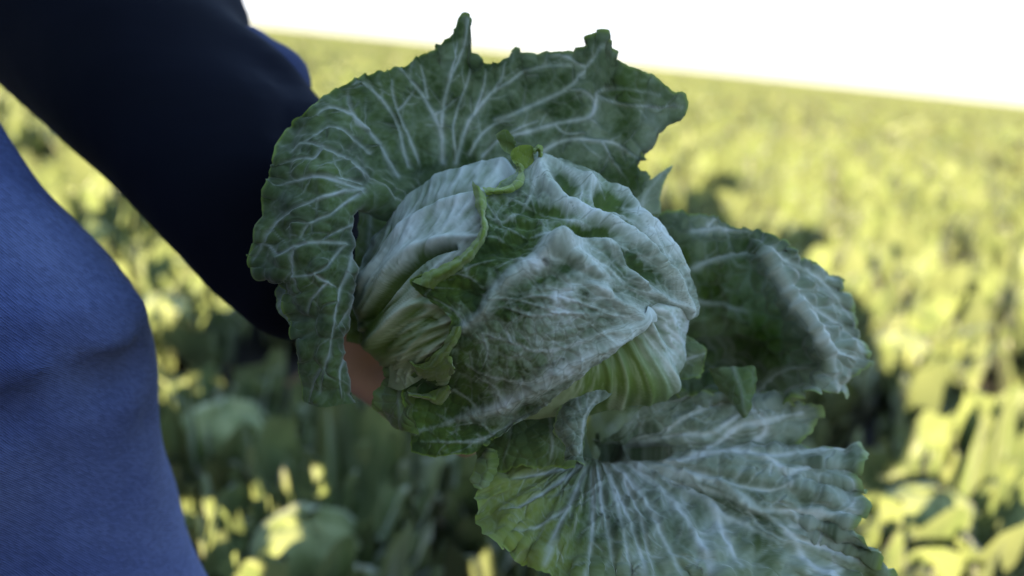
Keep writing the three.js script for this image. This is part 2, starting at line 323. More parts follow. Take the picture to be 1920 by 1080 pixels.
function makePerson(J, label, colors, cell) {
  const root = new THREE.Group(); root.name = numbered('person'); root.position.copy(J.base); scene.add(root); tag(root, label, 'person');
  const inv = J.base.clone().negate(), local = (g) => g.translate(inv.x, inv.y, inv.z);
  const up = U(J.neck, J.head), face = J.look.clone().addScaledVector(up, -J.look.dot(up)).normalize(), ear = new THREE.Vector3().crossVectors(up, face);
  const H = (a, b, c) => J.head.clone().addScaledVector(ear, a).addScaledVector(up, b).addScaledVector(face, c);
  const trunk = [[J.pelvis, J.waist, 0.125, 0.115], [J.waist, J.chest, 0.115, 0.135], [J.chest, along(J.neck, U(J.neck, J.chest), 0.03), 0.12, 0.06], [J.neck, H(0, -0.06, -0.01), 0.052, 0.05]];
  const limbs = [];
  for (const s of ['L', 'R']) {
    limbs.push([J.chest, J['shoulder' + s], 0.09, 0.062], [J['shoulder' + s], J['elbow' + s], 0.05, 0.039], [J['elbow' + s], J['wrist' + s], 0.038, 0.026],
      [J.pelvis, J['hip' + s], 0.11, 0.095], [J['hip' + s], J['knee' + s], 0.085, 0.055], [J['knee' + s], J['ankle' + s], 0.053, 0.036]);
  }
  const body = netOf([...trunk, ...limbs], 0.05, 0.014);
  const headBones = [[H(0, 0.02, -0.02), H(0, 0.0, 0.012), 0.082, 0.076], [H(0, -0.045, 0.035), H(0, -0.075, 0.055), 0.05, 0.03], [H(0, 0.0, 0.088), H(0, -0.03, 0.105), 0.009, 0.013], [H(-0.03, 0.025, 0.078), H(0.03, 0.025, 0.078), 0.014, 0.014],
    [H(-0.018, -0.058, 0.085), H(0.018, -0.058, 0.085), 0.008, 0.008], [H(-0.02, -0.07, 0.08), H(0.02, -0.07, 0.08), 0.008, 0.008], [H(0.078, 0.015, -0.005), H(0.082, -0.025, -0.002), 0.014, 0.009], [H(-0.078, 0.015, -0.005), H(-0.082, -0.025, -0.002), 0.014, 0.009], [H(0, -0.06, 0), J.neck, 0.05, 0.05]];
  const head = netOf(headBones, 0.018, 0.005);
  const hands = ['L', 'R'].map((s) => netOf(J['hand' + s], 0.006, 0.003, null, 0.006));
  part('body', local(mergeGeometries([body, head, ...hands])), M.skin, root);
  for (const e of [-1, 1]) { const eye = new THREE.SphereGeometry(0.012, 12, 10); eye.translate(...H(0.031 * e, 0.006, 0.076).toArray()); part('eye', local(eye), new THREE.MeshStandardMaterial({ color: new THREE.Color(0.5, 0.48, 0.45), roughness: 0.2 }), root); }
  part('hair', local(netOf([[H(0, 0.035, -0.03), H(0, 0.04, 0.01), 0.088, 0.08], [H(0, -0.02, -0.055), H(0, 0.0, -0.04), 0.06, 0.08]], 0.03, 0.008, (x, y, z, d) => d + 0.004 * noise(x * 90, y * 90, z * 90))), M.hair, root);
  const fold = (amp, f) => (x, y, z, d) => d > 0.05 ? d : d + amp * (fbm(x * f, y * f * 1.6, z * f, 3) + 0.35 * Math.sin(9 * fbm(x * f * 0.5 + 3, y * f * 0.5, z * f * 0.5, 2)));
  const jb = [[J.pelvis, J.waist, 0.15, 0.145], [J.waist, J.chest, 0.145, 0.165], [J.chest, J.neck, 0.15, 0.07]];
  for (const s of ['L', 'R']) jb.push([J.chest, J['shoulder' + s], 0.11, 0.085], [J['shoulder' + s], J['elbow' + s], 0.078, 0.07], [J['elbow' + s], J['wrist' + s].clone().lerp(J['elbow' + s], s === 'R' && J.lining ? 0.06 : 0.1), 0.068, J.lining && s === 'R' ? 0.041 : 0.046]);
  if (J.jacketBones) jb.push(...J.jacketBones);
  part('jacket', colorBy(local(netOf(jb, 0.03, cell, J.jacketFold || fold(0.006, 14))), (x, y, z) => { const v = 0.85 + 0.3 * fbm(x * 20, y * 20, z * 20); return colors.jacket.map((c) => c * v); }), M.jacket, root);
  if (J.lining) part('sleeve_fold', local(netOf(J.lining, 0.02, 0.005)), new THREE.MeshStandardMaterial({ color: new THREE.Color(0.012, 0.022, 0.075), roughness: 0.9 }), root, 'blue fold of the sleeve');
  const lb = [];
  for (const s of ['L', 'R']) lb.push([J.pelvis, J['hip' + s], 0.13, 0.12], [J['hip' + s], J['knee' + s], 0.115, J.legR || 0.075], [J['knee' + s], J['ankle' + s], J.legR || 0.075, 0.07]);
  if (J.jeansBones) lb.push(...J.jeansBones);
  const base = J.base;
  const jg = local(netOf(lb, 0.03, J.jeansBones ? 0.0055 : cell, J.jeansFold || fold(0.006, 12))), jp = jg.attributes.position, uv = new Float32Array(jp.count * 2);
  for (let i = 0; i < jp.count; i++) { uv[i * 2] = jp.getX(i) * 0.8 - jp.getZ(i) * 0.6; uv[i * 2 + 1] = jp.getY(i); }
  jg.setAttribute('uv', new THREE.BufferAttribute(uv, 2));
  part('jeans', colorBy(jg, (x, y, z) => {
    const X = x + base.x, Y = y + base.y, Z = z + base.z, worn = fbm(X * 9, Y * 9, Z * 9, 3), weave = 0.12 * noise(X * 260, Y * 260, Z * 260);
    return mix3(colors.jeans, [colors.jeans[0] * 2.2 + 0.02, colors.jeans[1] * 2.0 + 0.02, colors.jeans[2] * 1.6], clamp(0.55 + worn * 1.1 + weave));
  }), M.denim, root);
  for (const s of ['L', 'R']) part('boot', local(netOf([[J['ankle' + s], along(J['ankle' + s], V(0, -1, 0), 0.05), 0.05, 0.045], [along(J['ankle' + s], V(0, -1, 0), 0.06), along(along(J['ankle' + s], V(0, -1, 0), 0.06), J['toe' + s], 0.17), 0.042, 0.038]], 0.03, 0.012)), M.boot, root);
  return root;
}
{
  // woven twill: fine diagonal wales with uneven yarns, one tile is 6 cm
  const S = 512, d = new Uint8Array(S * S * 4);
  for (let y = 0; y < S; y++) for (let x = 0; x < S; x++) {
    const w = Math.sin((x + y) / S * Math.PI * 2 * 44), yarn = hash3(Math.floor((x + y) / S * 44) % 44, y >> 4, 5), v = clamp(0.72 + 0.16 * w + 0.22 * (yarn - 0.5) + 0.1 * (hash3(x, y, 2) - 0.5));
    const o = (y * S + x) * 4; d[o] = d[o + 1] = d[o + 2] = 255 * v; d[o + 3] = 255;
  }
  const t = new THREE.DataTexture(d, S, S); t.wrapS = t.wrapT = THREE.RepeatWrapping; t.magFilter = THREE.LinearFilter; t.repeat.set(1 / 0.06, 1 / 0.06); t.needsUpdate = true;
  M.denim.map = t; M.denim.bumpMap = t; M.denim.bumpScale = 0.0008;
}
// The one who holds the lettuce squats at the left; one arm reaches into the picture.
{
  const C = at(985, 545, 0.43);                        // middle of the lettuce head
  const wrist = at(600, 555, 0.474), palmDir = U(wrist, at(730, 640, 0.500)), palm = along(wrist, palmDir, 0.06), toHead = U(palm, C);
  const elbow = at(70, -60, 0.575), knee = at(-32, 680, 0.455);
  const J = {
    base: V(-0.45, 0, -0.3), pelvis: V(-0.48, 0.56, -0.02), waist: V(-0.44, 0.76, -0.05), chest: V(-0.41, 1.02, -0.14), neck: V(-0.43, 1.22, -0.2), head: V(-0.41, 1.35, -0.25), look: V(0.75, -0.5, -0.5),
    shoulderL: V(-0.66, 1.12, -0.02), shoulderR: V(-0.36, 1.12, -0.34), elbowL: V(-0.98, 0.92, -0.12), elbowR: elbow, wristL: V(-0.70, 0.72, -0.1), wristR: wrist,
    hipL: V(-0.76, 0.60, -0.16), hipR: V(-0.62, 0.62, -0.02), kneeL: V(-1.0, 0.52, -0.42), kneeR: knee, ankleL: V(-1.05, 0.12, -0.30), toeL: V(0.3, 0, -0.95), toeR: V(0.6, 0, -0.8),
    handL: handBones(V(-0.70, 0.72, -0.1), V(0.5, -0.6, -0.6).normalize(), V(-0.3, -0.7, 0.2), V(0.3, 0.2, -0.7), 0.35),
    handR: handBones(wrist, palmDir, toHead, V(0.2, 1, -0.6), 0.95),
    jacketBones: [[V(-0.60, 0.95, -0.10), V(-0.78, 0.56, -0.06), 0.14, 0.16], [at(330, -40, 0.58), at(375, 40, 0.565), 0.045, 0.034], [elbow, at(520, 345, 0.488), 0.074, 0.055]],
    legR: 0.078, lining: [[at(468, 92, 0.525), at(520, 150, 0.515), 0.015, 0.0165], [at(520, 150, 0.515), at(548, 250, 0.505), 0.0165, 0.013]],
  };
  J.hipR = V(-0.46, 0.62, -0.10);
  J.ankleR = along(at(70, 1150, 0.475), V(0, -1, 0), 0.1); J.ankleR.y = 0.14;
  J.jeansBones = [[along(knee, U(knee, at(-300, 300, 0.46)), 0.0), at(-330, 330, 0.44), 0.078, 0.088], [knee, at(30, 930, 0.47), 0.078, 0.073], [at(30, 930, 0.47), at(110, 1220, 0.475), 0.072, 0.090]];
  const creases = [[at(-40, 800, 0.375), at(120, 760, 0.38), at(255, 690, 0.44), 0.012, 0.011], [at(300, 735, 0.44), at(230, 850, 0.385), at(170, 1000, 0.385), 0.010, -0.007], [at(-20, 600, 0.38), at(120, 590, 0.38), at(250, 580, 0.45), 0.014, -0.004],
    [at(100, 900, 0.39), at(60, 1000, 0.39), at(20, 1080, 0.39), 0.012, 0.006], [at(300, 800, 0.46), at(280, 900, 0.42), at(270, 1020, 0.42), 0.010, 0.006], [at(20, 700, 0.38), at(130, 690, 0.375), at(240, 640, 0.43), 0.010, -0.005]];
  const segd = (x, y, z, a, b) => { const dx = b.x - a.x, dy = b.y - a.y, dz = b.z - a.z, h = clamp(((x - a.x) * dx + (y - a.y) * dy + (z - a.z) * dz) / (dx * dx + dy * dy + dz * dz)); return Math.hypot(x - a.x - dx * h, y - a.y - dy * h, z - a.z - dz * h); };
  J.jeansFold = (x, y, z, d) => {
    if (d > 0.03) return d;
    for (const [a, b, c, w, h] of creases) { const e = Math.min(segd(x, y, z, a, b), segd(x, y, z, b, c)); d += 1.9 * h * Math.exp(-e * e / (w * w)); }
    return d + 0.008 * fbm(x * 13 + y * 5, y * 8, z * 13, 3);
  };
  const jf = [[at(120, 20, 0.50), at(330, 60, 0.50), at(520, 110, 0.5), 0.014, -0.006], [at(100, 60, 0.50), at(300, 110, 0.50), at(500, 150, 0.48), 0.012, 0.006], [at(548, 130, 0.48), at(556, 180, 0.46), at(535, 260, 0.45), 0.006, 0.009]];
  J.jacketFold = (x, y, z, d) => {
    if (d > 0.03) return d;
    for (const [a, b, c, w, h] of jf) { const e = Math.min(segd(x, y, z, a, b), segd(x, y, z, b, c)); d += h * Math.exp(-e * e / (w * w * 2)); }
    return d + 0.005 * fbm(x * 12, y * 12, z * 12, 3);
  };
  makePerson(J, 'person in navy jacket and blue jeans squatting at left and holding up the lettuce', { jacket: [0.0025, 0.004, 0.011], jeans: [0.058, 0.084, 0.245] }, 0.008);
}
// Whoever takes the picture crouches behind the lens; the low sun throws that shadow over the lettuce.
{
  const J = {
    base: V(-0.31, 0, 0.55), pelvis: V(-0.32, 0.36, 0.46), waist: V(-0.30, 0.56, 0.36), chest: V(-0.24, 0.80, 0.25), neck: V(-0.17, 1.02, 0.2), head: V(-0.13, 1.15, 0.16), look: V(0.3, -0.4, -1),
    shoulderL: V(-0.40, 0.93, 0.16), shoulderR: V(-0.05, 0.93, 0.34), elbowL: V(-0.23, 0.68, 0.14), elbowR: V(0.01, 0.72, 0.36), wristL: V(-0.19, 0.70, 0.14), wristR: V(0.07, 0.72, 0.14),
    hipL: V(-0.59, 0.36, 0.40), hipR: V(-0.43, 0.36, 0.52), kneeL: V(-0.49, 0.50, 0.14), kneeR: V(-0.21, 0.50, 0.28), ankleL: V(-0.51, 0.13, 0.30), ankleR: V(-0.25, 0.13, 0.42), toeL: V(-0.1, 0, -1), toeR: V(0.1, 0, -1),
    handL: handBones(V(-0.19, 0.70, 0.14), V(0.75, 0.2, -0.5).normalize(), V(0.13, 0.9, 0.2), V(0.1, 0.4, -0.9), 0.4), handR: handBones(V(0.03, 0.72, 0.14), V(-0.3, 0.3, -0.8).normalize(), V(-0.9, 0, 0.1), V(-0.07, 1, 0.2), 0.5),
    jacketBones: [[V(-0.19, 0.80, 0.33), V(-0.11, 0.46, 0.38), 0.11, 0.13]],
  };
  makePerson(J, 'person crouching behind the camera in a grey jacket, outside the photograph, shading the lettuce', { jacket: [0.06, 0.06, 0.065], jeans: [0.03, 0.035, 0.05] }, 0.014);
}

// ---------- the held lettuce ----------
// Leaves are laid out as grids of [x, y, depth]: x and y on the photograph's 1920 x 1080 raster, depth in metres from the lens, turned into places by at().
const HEAD = { x: 985, y: 545, d: 0.43, rx: 320, ry: 246, rz: 0.082 };
const domeDepth = (x, y) => { const q = ((x - HEAD.x) / HEAD.rx) ** 2 + ((y - HEAD.y) / HEAD.ry) ** 2; return HEAD.d - HEAD.rz * Math.sqrt(Math.max(0.16, 1 - q)) - 0.000; };
const lettuceBase = at(HEAD.x, HEAD.y + 260, HEAD.d + 0.02);
const lettuce = new THREE.Group(); lettuce.name = 'lettuce'; lettuce.position.copy(lettuceBase); scene.add(lettuce);
tag(lettuce, 'large frosted green head of lettuce with loose outer leaves, held up in the hand', 'lettuce');

// Ridges and veins: polylines smoothed once, with boxes so that far vertices skip them.
function lines(list) {
  return list.map((l0) => {
    const [w, h, ...pts] = l0;
    const p = []; const n = Math.max(8, (pts.length - 1) * 6);
    for (let i = 0; i <= n; i++) p.push(splineAt(pts, i / n));
    const xs = p.map((q) => q[0]), ys = p.map((q) => q[1]), m = w * 3.2;
    return { w, h, p, s: l0.faint ? 0.62 : 1, box: [Math.min(...xs) - m, Math.max(...xs) + m, Math.min(...ys) - m, Math.max(...ys) + m] };
  });
}
// side veins that leave the traced ones, thinner and fainter
function withBranches(list, seed, step = 42, depth = 1) {
  reseed(seed); const out = [...list];
  const grow = (veins, level) => {
    const born = [];
    for (const [w, h, ...pts] of veins) {
      let len = 0; for (let i = 1; i < pts.length; i++) len += Math.hypot(pts[i][0] - pts[i - 1][0], pts[i][1] - pts[i - 1][1]);
      const n = Math.floor(len / step); let side = rnd() < 0.5 ? 1 : -1;
      for (let i = 1; i <= n; i++) {
        const t = (i - 0.3 + 0.6 * rnd()) / (n + 1), p = splineAt(pts, t), q = splineAt(pts, Math.min(1, t + 0.04)), a0 = Math.atan2(q[1] - p[1], q[0] - p[0]) + side * (0.65 + 0.45 * rnd()), L = (level ? 26 : 46) * (0.6 + 0.9 * rnd()) * (1 - 0.4 * t), k = (rnd() - 0.65) * side * 0.5;
        const line = [p]; let a = a0, x = p[0], y = p[1]; for (let j = 0; j < 3; j++) { x += Math.cos(a) * L / 3; y += Math.sin(a) * L / 3; a += k + (rnd() - 0.5) * 0.4; line.push([x, y]); }
        born.push([Math.max(1.8, w * 0.42), h * 0.45, ...line]); side = -side;
      }
    }
    out.push(...born.map((b) => Object.assign(b, { faint: true })));
    if (level < depth) grow(born, level + 1);
  };
  grow(list, 0);
  return out;
}
function lineField(set, x, y) {                        // {sum of heights, strongest profile}
  let sum = 0, top = 0, core = 0;
  for (const l of set) {
    if (x < l.box[0] || x > l.box[1] || y < l.box[2] || y > l.box[3]) continue;
    let best = 1e9, bt = 0; const p = l.p;
    for (let i = 0; i < p.length - 1; i++) {
      const dx = p[i + 1][0] - p[i][0], dy = p[i + 1][1] - p[i][1], h = clamp(((x - p[i][0]) * dx + (y - p[i][1]) * dy) / (dx * dx + dy * dy + 1e-6)), e = (x - p[i][0] - dx * h) ** 2 + (y - p[i][1] - dy * h) ** 2;
      if (e < best) { best = e; bt = (i + h) / (p.length - 1); }
    }
    const w = l.w * lerp(1, 0.5, bt), g = Math.exp(-best / (w * w)) * lerp(1, 0.72, smooth(0.7, 1, bt));
    sum += l.h * g; top = Math.max(top, g * (l.s ?? 1)); core = Math.max(core, Math.exp(-best / (w * w * 0.03)));
  }
  return { sum, top, core };
}
const SIDES = { top: (u, v) => v, bottom: (u, v) => 1 - v, left: (u, v) => u, right: (u, v) => 1 - u };   // 0 at that side
// rows of [x, y, depth]; opt: nu, nv, teeth {side: [size px, ruffle m]}, veins, relief, color
function leafGeometry(rows, o) {
  const nu = o.nu, nv = o.nv, W = nu + 1, px = new Float32Array(W * (nv + 1)), py = px.slice(), pd = px.slice();
  for (let i = 0; i <= nu; i++) {
    const colm = rows.map((r) => splineAt(r, i / nu));
    for (let j = 0; j <= nv; j++) { const q = splineAt(colm, j / nv), k = j * W + i; px[k] = q[0]; py[k] = q[1]; pd[k] = q[2]; }
  }
  const X = px.slice(), Y = py.slice(), D = pd.slice(), seed = o.seed || 1;
  const edge = new Float32Array(W * (nv + 1)).fill(1);
  for (const [side, [size, ruffle, reach = 0.16]] of Object.entries(o.teeth || {})) {
    for (let j = 0; j <= nv; j++) for (let i = 0; i <= nu; i++) {
      const k = j * W + i, t = SIDES[side](i / nu, j / nv); if (t > reach) continue;
      const f = 1 - t / reach, e = side === 'top' ? i : side === 'bottom' ? nv * W + i : side === 'left' ? j * W : j * W + nu;
      const inn = side === 'top' ? W * 3 : side === 'bottom' ? -W * 3 : side === 'left' ? 3 : -3;
      let dx = px[e] - px[e + inn], dy = py[e] - py[e + inn]; const l = Math.hypot(dx, dy) || 1; dx /= l; dy /= l;
      const s = (px[e] * 0.83 + py[e] * 0.61), s2 = px[e] * -0.5 + py[e] * 0.86;
      const tooth = size * (1.1 * noise(s * 0.035, s2 * 0.035, seed + 0.5) + 0.65 * Math.pow(Math.abs(noise(s * 0.085 + 7, s2 * 0.085, seed + 9.5)), 0.7) + 0.16 * noise(s * 0.2, s2 * 0.2, seed + 4.5));
      const ff = f * f;
      X[k] += dx * tooth * ff; Y[k] += dy * tooth * ff;
      D[k] += ruffle * f * (noise(s * 0.03 + 3, s2 * 0.03, seed + 2.5) + 0.6 * noise(s * 0.075, s2 * 0.075, seed + 6.5));
      edge[k] = Math.min(edge[k], t / reach);
    }
  }
  const n = W * (nv + 1), P = new Float32Array(n * 3), v3 = new THREE.Vector3();
  const put = (k) => { v3.copy(at(X[k], Y[k], D[k])).sub(lettuceBase); P[k * 3] = v3.x; P[k * 3 + 1] = v3.y; P[k * 3 + 2] = v3.z; };
  for (let k = 0; k < n; k++) put(k);
  // relief along the surface normal that faces the lens side
  const tri = []; for (let j = 0; j < nv; j++) for (let i = 0; i < nu; i++) { const a = j * W + i, b = a + W; tri.push(a, b, a + 1, a + 1, b, b + 1); }
  const g = new THREE.BufferGeometry(); g.setAttribute('position', new THREE.BufferAttribute(P, 3)); g.setIndex(tri); g.computeVertexNormals();
  const N = g.attributes.normal, col = new Float32Array(n * 3), from = camera.position.clone().sub(lettuceBase);
  const vs = lines(o.veins?.length ? withBranches(o.veins, (o.seed || 1) * 31, o.step || 40, o.depth ?? 1) : []), rs = lines(o.ridges || []);
  for (let k = 0; k < n; k++) {
    const i = k % W, j = (k / W) | 0, x = px[k], y = py[k], q = { x, y, u: i / nu, v: j / nv, edge: edge[k], vein: lineField(vs, x, y), ridge: lineField(rs, x, y) };
    q.h = q.vein.sum + q.ridge.sum; for (const [hx, hy, wx, wy, a, h] of o.hollows || []) { const c = Math.cos(a), s = Math.sin(a), ex = ((x - hx) * c + (y - hy) * s) / wx, ey = ((y - hy) * c - (x - hx) * s) / wy; q.h += h * Math.exp(-ex * ex - ey * ey); }
    const r = o.relief ? o.relief(q) : 0, h = q.h + r; q.total = h;
    let s = N.getX(k) * (from.x - P[k * 3]) + N.getY(k) * (from.y - P[k * 3 + 1]) + N.getZ(k) * (from.z - P[k * 3 + 2]); s = s < 0 ? -1 : 1;
    P[k * 3] += N.getX(k) * h * s; P[k * 3 + 1] += N.getY(k) * h * s; P[k * 3 + 2] += N.getZ(k) * h * s;
    col.set(o.color(q), k * 3);
  }
  g.setAttribute('color', new THREE.BufferAttribute(col, 3)); g.computeVertexNormals();
  return g;
}
const leaf = (name, rows, o, parent = lettuce, label) => part(name, leafGeometry(rows, o), name === 'wrapper_leaf' ? M.wrapper : M.leaf, parent, label);
const DARK = [0.016, 0.044, 0.003], BLADE = [0.060, 0.115, 0.009], PALE = [0.36, 0.43, 0.36], BLOOM = [0.50, 0.58, 0.60], LIME = [0.20, 0.30, 0.035];
// puckers between the veins and the fine net of veinlets
function skin(q, size, k) {
  const wx = q.x + 6 * noise(q.x * 0.03, q.y * 0.03, 1.5), wy = q.y + 6 * noise(q.x * 0.03, q.y * 0.03, 8.5), [a, b] = worley(wx / size, wy / size, k), net = 1 - smooth(0.02, 0.16, b - a);
  const [c, d] = worley(wx / size * 2.7, wy / size * 2.7, k + 5);
  return { net, fine: 1 - smooth(0.02, 0.2, d - c), cell: a };
}
function greenSkin(size, k, pale, bloom, o = {}) {
  const cache = {};
  return {
    relief: (q) => { q.s = skin(q, size, k); const open = 1 - q.vein.top; return open * ((o.pucker ?? 0.0016) * (1 - q.s.cell * 1.2) + 0.0013 * fbm(q.x * 0.035, q.y * 0.035, k + 0.5, 3)) - 0.0002 * q.s.net * open; },
    color: (q) => {
      const n = fbm(q.x * 0.018, q.y * 0.018, k + 3.5, 4), f = fbm(q.x * 0.16, q.y * 0.16, k + 7.5, 2);
      let c = mix3(DARK, BLADE, clamp(0.5 + n * 1.5 + f * 0.5));
      if (o.tint) c = mix3(c, o.tint, clamp(o.tintAt ? o.tintAt(q) : 0.4));
      const t = clamp(pale * ((1 - (o.halo ?? 0.2)) * 1.15 * Math.pow(q.vein.top, 2.2) + (o.halo ?? 0.2) * Math.pow(q.vein.top, 0.45)) * (0.8 + 0.5 * n) + 0.16 * q.s.net * (o.net ?? 0.6) + 0.04 * q.s.fine + (bloom ? bloom(q, n, f) : 0));
      c = mix3(c, mix3(PALE, BLOOM, clamp(0.5 + n)), t);
      return mix3(c, LIME, 0.6 * (1 - smooth(0, o.rim ?? 0.18, q.edge)));
    },
    ...cache,
  };
}

// --- the tight heart: a folded ball ---
{
  const NA = 460, NR = 230, P = [], col = [], tri = [], fan = [575, 735], rib = [1192, 555];
  const rs = lines([
    [9, -0.0055, [690, 600], [722, 558], [755, 512], [790, 480], [818, 466], [850, 462]], [13, 0.003, [680, 575], [712, 525], [750, 480], [800, 452], [850, 444], [895, 442]],
    [13, 0.0028, [672, 530], [700, 470], [740, 425], [790, 395], [840, 375], [895, 362]], [12, 0.0026, [690, 440], [730, 388], [780, 352], [840, 328], [900, 314], [960, 306]],
    [10, 0.0022, [700, 400], [745, 350], [800, 318], [860, 306]], [9, -0.0022, [680, 500], [715, 445], [760, 405], [820, 375], [890, 350]], [8, -0.002, [700, 425], [745, 375], [800, 338], [860, 320], [930, 312]],
    [11, 0.003, [705, 640], [735, 600], [775, 572], [820, 570], [850, 590]], [8, -0.0025, [720, 655], [752, 615], [790, 600], [815, 605]], [7, 0.002, [745, 690], [770, 650], [800, 620], [835, 605]], [7, 0.002, [760, 700], [795, 665], [830, 640]],
    [9, 0.002, [1222, 596], [1236, 640], [1240, 690], [1215, 745]], [8, -0.0035, [1228, 575], [1238, 605], [1252, 650]], [8, 0.0015, [1250, 575], [1268, 620], [1262, 690], [1230, 745]], [7, -0.0018, [1240, 655], [1252, 690], [1240, 715]],
    [7, 0.0016, [1165, 640], [1172, 690], [1160, 740], [1150, 775]], [7, 0.0014, [1190, 640], [1200, 700], [1192, 750]], [6, 0.0012, [1140, 665], [1145, 710], [1135, 755]], [6, 0.0012, [1210, 640], [1220, 700], [1208, 750]],
  ]);
  const cover = [[905, 380], [960, 250], [1110, 230], [1260, 320], [1380, 480], [1390, 575], [1215, 590], [1130, 650], [1000, 750], [870, 830], [800, 800], [840, 690], [880, 615], [800, 540], [880, 490]];
  const inside = (x, y) => { let c = false, m = 1e9; for (let i = 0, j = cover.length - 1; i < cover.length; j = i++) { const [a, b] = cover[i], [e, f] = cover[j]; if ((b > y) !== (f > y) && x < (e - a) * (y - b) / (f - b) + a) c = !c; const h = clamp(((x - a) * (e - a) + (y - b) * (f - b)) / ((e - a) ** 2 + (f - b) ** 2)); m = Math.min(m, Math.hypot(x - a - (e - a) * h, y - b - (f - b) * h)); } return c ? m : 0; };
  const v = new THREE.Vector3(), Rx = 0.0900, Ry = 0.0698, Rz = HEAD.rz, Pc = new THREE.Vector3((HEAD.x - 960) / F * HEAD.d, (540 - HEAD.y) / F * HEAD.d, -HEAD.d);
  for (let j = 0; j <= NR; j++) for (let i = 0; i <= NA; i++) {
    const th = j / NR * Math.PI, ph = i / NA * Math.PI * 2, s = Math.sin(th), dir = [s * Math.cos(ph), s * Math.sin(ph), Math.cos(th)];
    const p0 = [Pc.x + Rx * dir[0], Pc.y + Ry * dir[1], Pc.z + Rz * dir[2]], x = 960 + p0[0] / -p0[2] * F, y = 540 - p0[1] / -p0[2] * F, front = smooth(-0.25, 0.1, dir[2]);
    const r = lineField(rs, x, y), ang = Math.atan2(fan[1] - y, x - fan[0]), rr = Math.hypot(x - fan[0], y - fan[1]), a2 = Math.atan2(y - rib[1], x - rib[0]), r2 = Math.hypot(x - rib[0], y - rib[1]);
    const left = smooth(1040, 900, x), right = smooth(1030, 1100, x) * smooth(520, 600, y);
    const wob = 0.35 * noise(x * 0.012, y * 0.012, 3.5);
    const fl = fbm(ang * 9 + wob, rr * 0.006, 5.5, 3), fl2 = fbm(ang * 26 + wob * 3, rr * 0.012, 6.5, 3), rb = fbm(a2 * 6 + wob, r2 * 0.008, 9.5, 3), rb2 = noise(a2 * 19 + wob * 2, r2 * 0.014, 4.5), fl3 = fbm(ang * 70 + wob * 5, rr * 0.02, 8.5, 3), rb3 = fbm(a2 * 34 + wob * 3, r2 * 0.02, 2.5, 3);
    let h = r.sum + left * (0.0028 * fl + 0.0018 * fl2 + 0.0012 * fl3) + right * (0.0006 * rb + 0.0003 * rb2 + 0.0004 * rb3) + 0.0004 * fbm(x * 0.1, y * 0.1, 2.5, 2);
    h -= 0.016 * Math.exp(-(((x - 1150) / 62) ** 2) - ((y - 640) / 60) ** 2);
    h -= 0.013 * smooth(4, 40, inside(x, y));
    h += 0.015 * Math.exp(-(((x - 1235) / 75) ** 2) - ((y - 715) / 60) ** 2) + 0.004 * Math.exp(-(((x - 690) / 60) ** 2) - ((y - 640) / 60) ** 2);
    h += 0.003 * noise(dir[0] * 2.2, dir[1] * 2.2, dir[2] * 2.2 + 5);
    h = h * front + (1 - front) * 0.004 * fl;
    const nx = dir[0] / Rx, ny = dir[1] / Ry, nz = dir[2] / Rz, L = Math.hypot(nx, ny, nz);
    v.set(p0[0] + nx / L * h, p0[1] + ny / L * h, p0[2] + nz / L * h).applyMatrix4(camera.matrixWorld).sub(lettuceBase); P.push(v.x, v.y, v.z);
    const n = fbm(x * 0.014, y * 0.014, 1.5, 3), fine = fbm(x * 0.12, y * 0.12, 3.5, 2);
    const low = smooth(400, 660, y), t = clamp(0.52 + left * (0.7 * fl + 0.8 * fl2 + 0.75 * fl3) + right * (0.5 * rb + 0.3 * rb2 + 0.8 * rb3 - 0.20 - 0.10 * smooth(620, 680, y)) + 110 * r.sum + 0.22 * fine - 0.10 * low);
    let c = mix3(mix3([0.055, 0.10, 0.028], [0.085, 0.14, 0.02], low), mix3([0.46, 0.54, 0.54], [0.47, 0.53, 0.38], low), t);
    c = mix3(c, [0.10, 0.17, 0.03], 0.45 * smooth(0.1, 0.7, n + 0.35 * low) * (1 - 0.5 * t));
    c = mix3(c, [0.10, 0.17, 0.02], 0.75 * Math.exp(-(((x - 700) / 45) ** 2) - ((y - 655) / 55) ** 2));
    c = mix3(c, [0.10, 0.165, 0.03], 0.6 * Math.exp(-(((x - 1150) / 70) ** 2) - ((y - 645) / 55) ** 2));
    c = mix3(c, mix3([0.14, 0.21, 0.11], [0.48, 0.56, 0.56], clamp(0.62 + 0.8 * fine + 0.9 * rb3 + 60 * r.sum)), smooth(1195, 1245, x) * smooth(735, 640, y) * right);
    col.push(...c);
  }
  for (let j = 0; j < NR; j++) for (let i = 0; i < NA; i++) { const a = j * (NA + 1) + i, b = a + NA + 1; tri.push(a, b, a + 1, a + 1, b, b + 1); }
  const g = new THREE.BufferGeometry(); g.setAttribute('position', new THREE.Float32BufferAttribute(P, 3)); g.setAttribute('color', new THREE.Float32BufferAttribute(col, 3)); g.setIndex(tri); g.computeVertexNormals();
  part('heart', g, M.heart, lettuce, 'tight pale green folded heart of the lettuce');
}

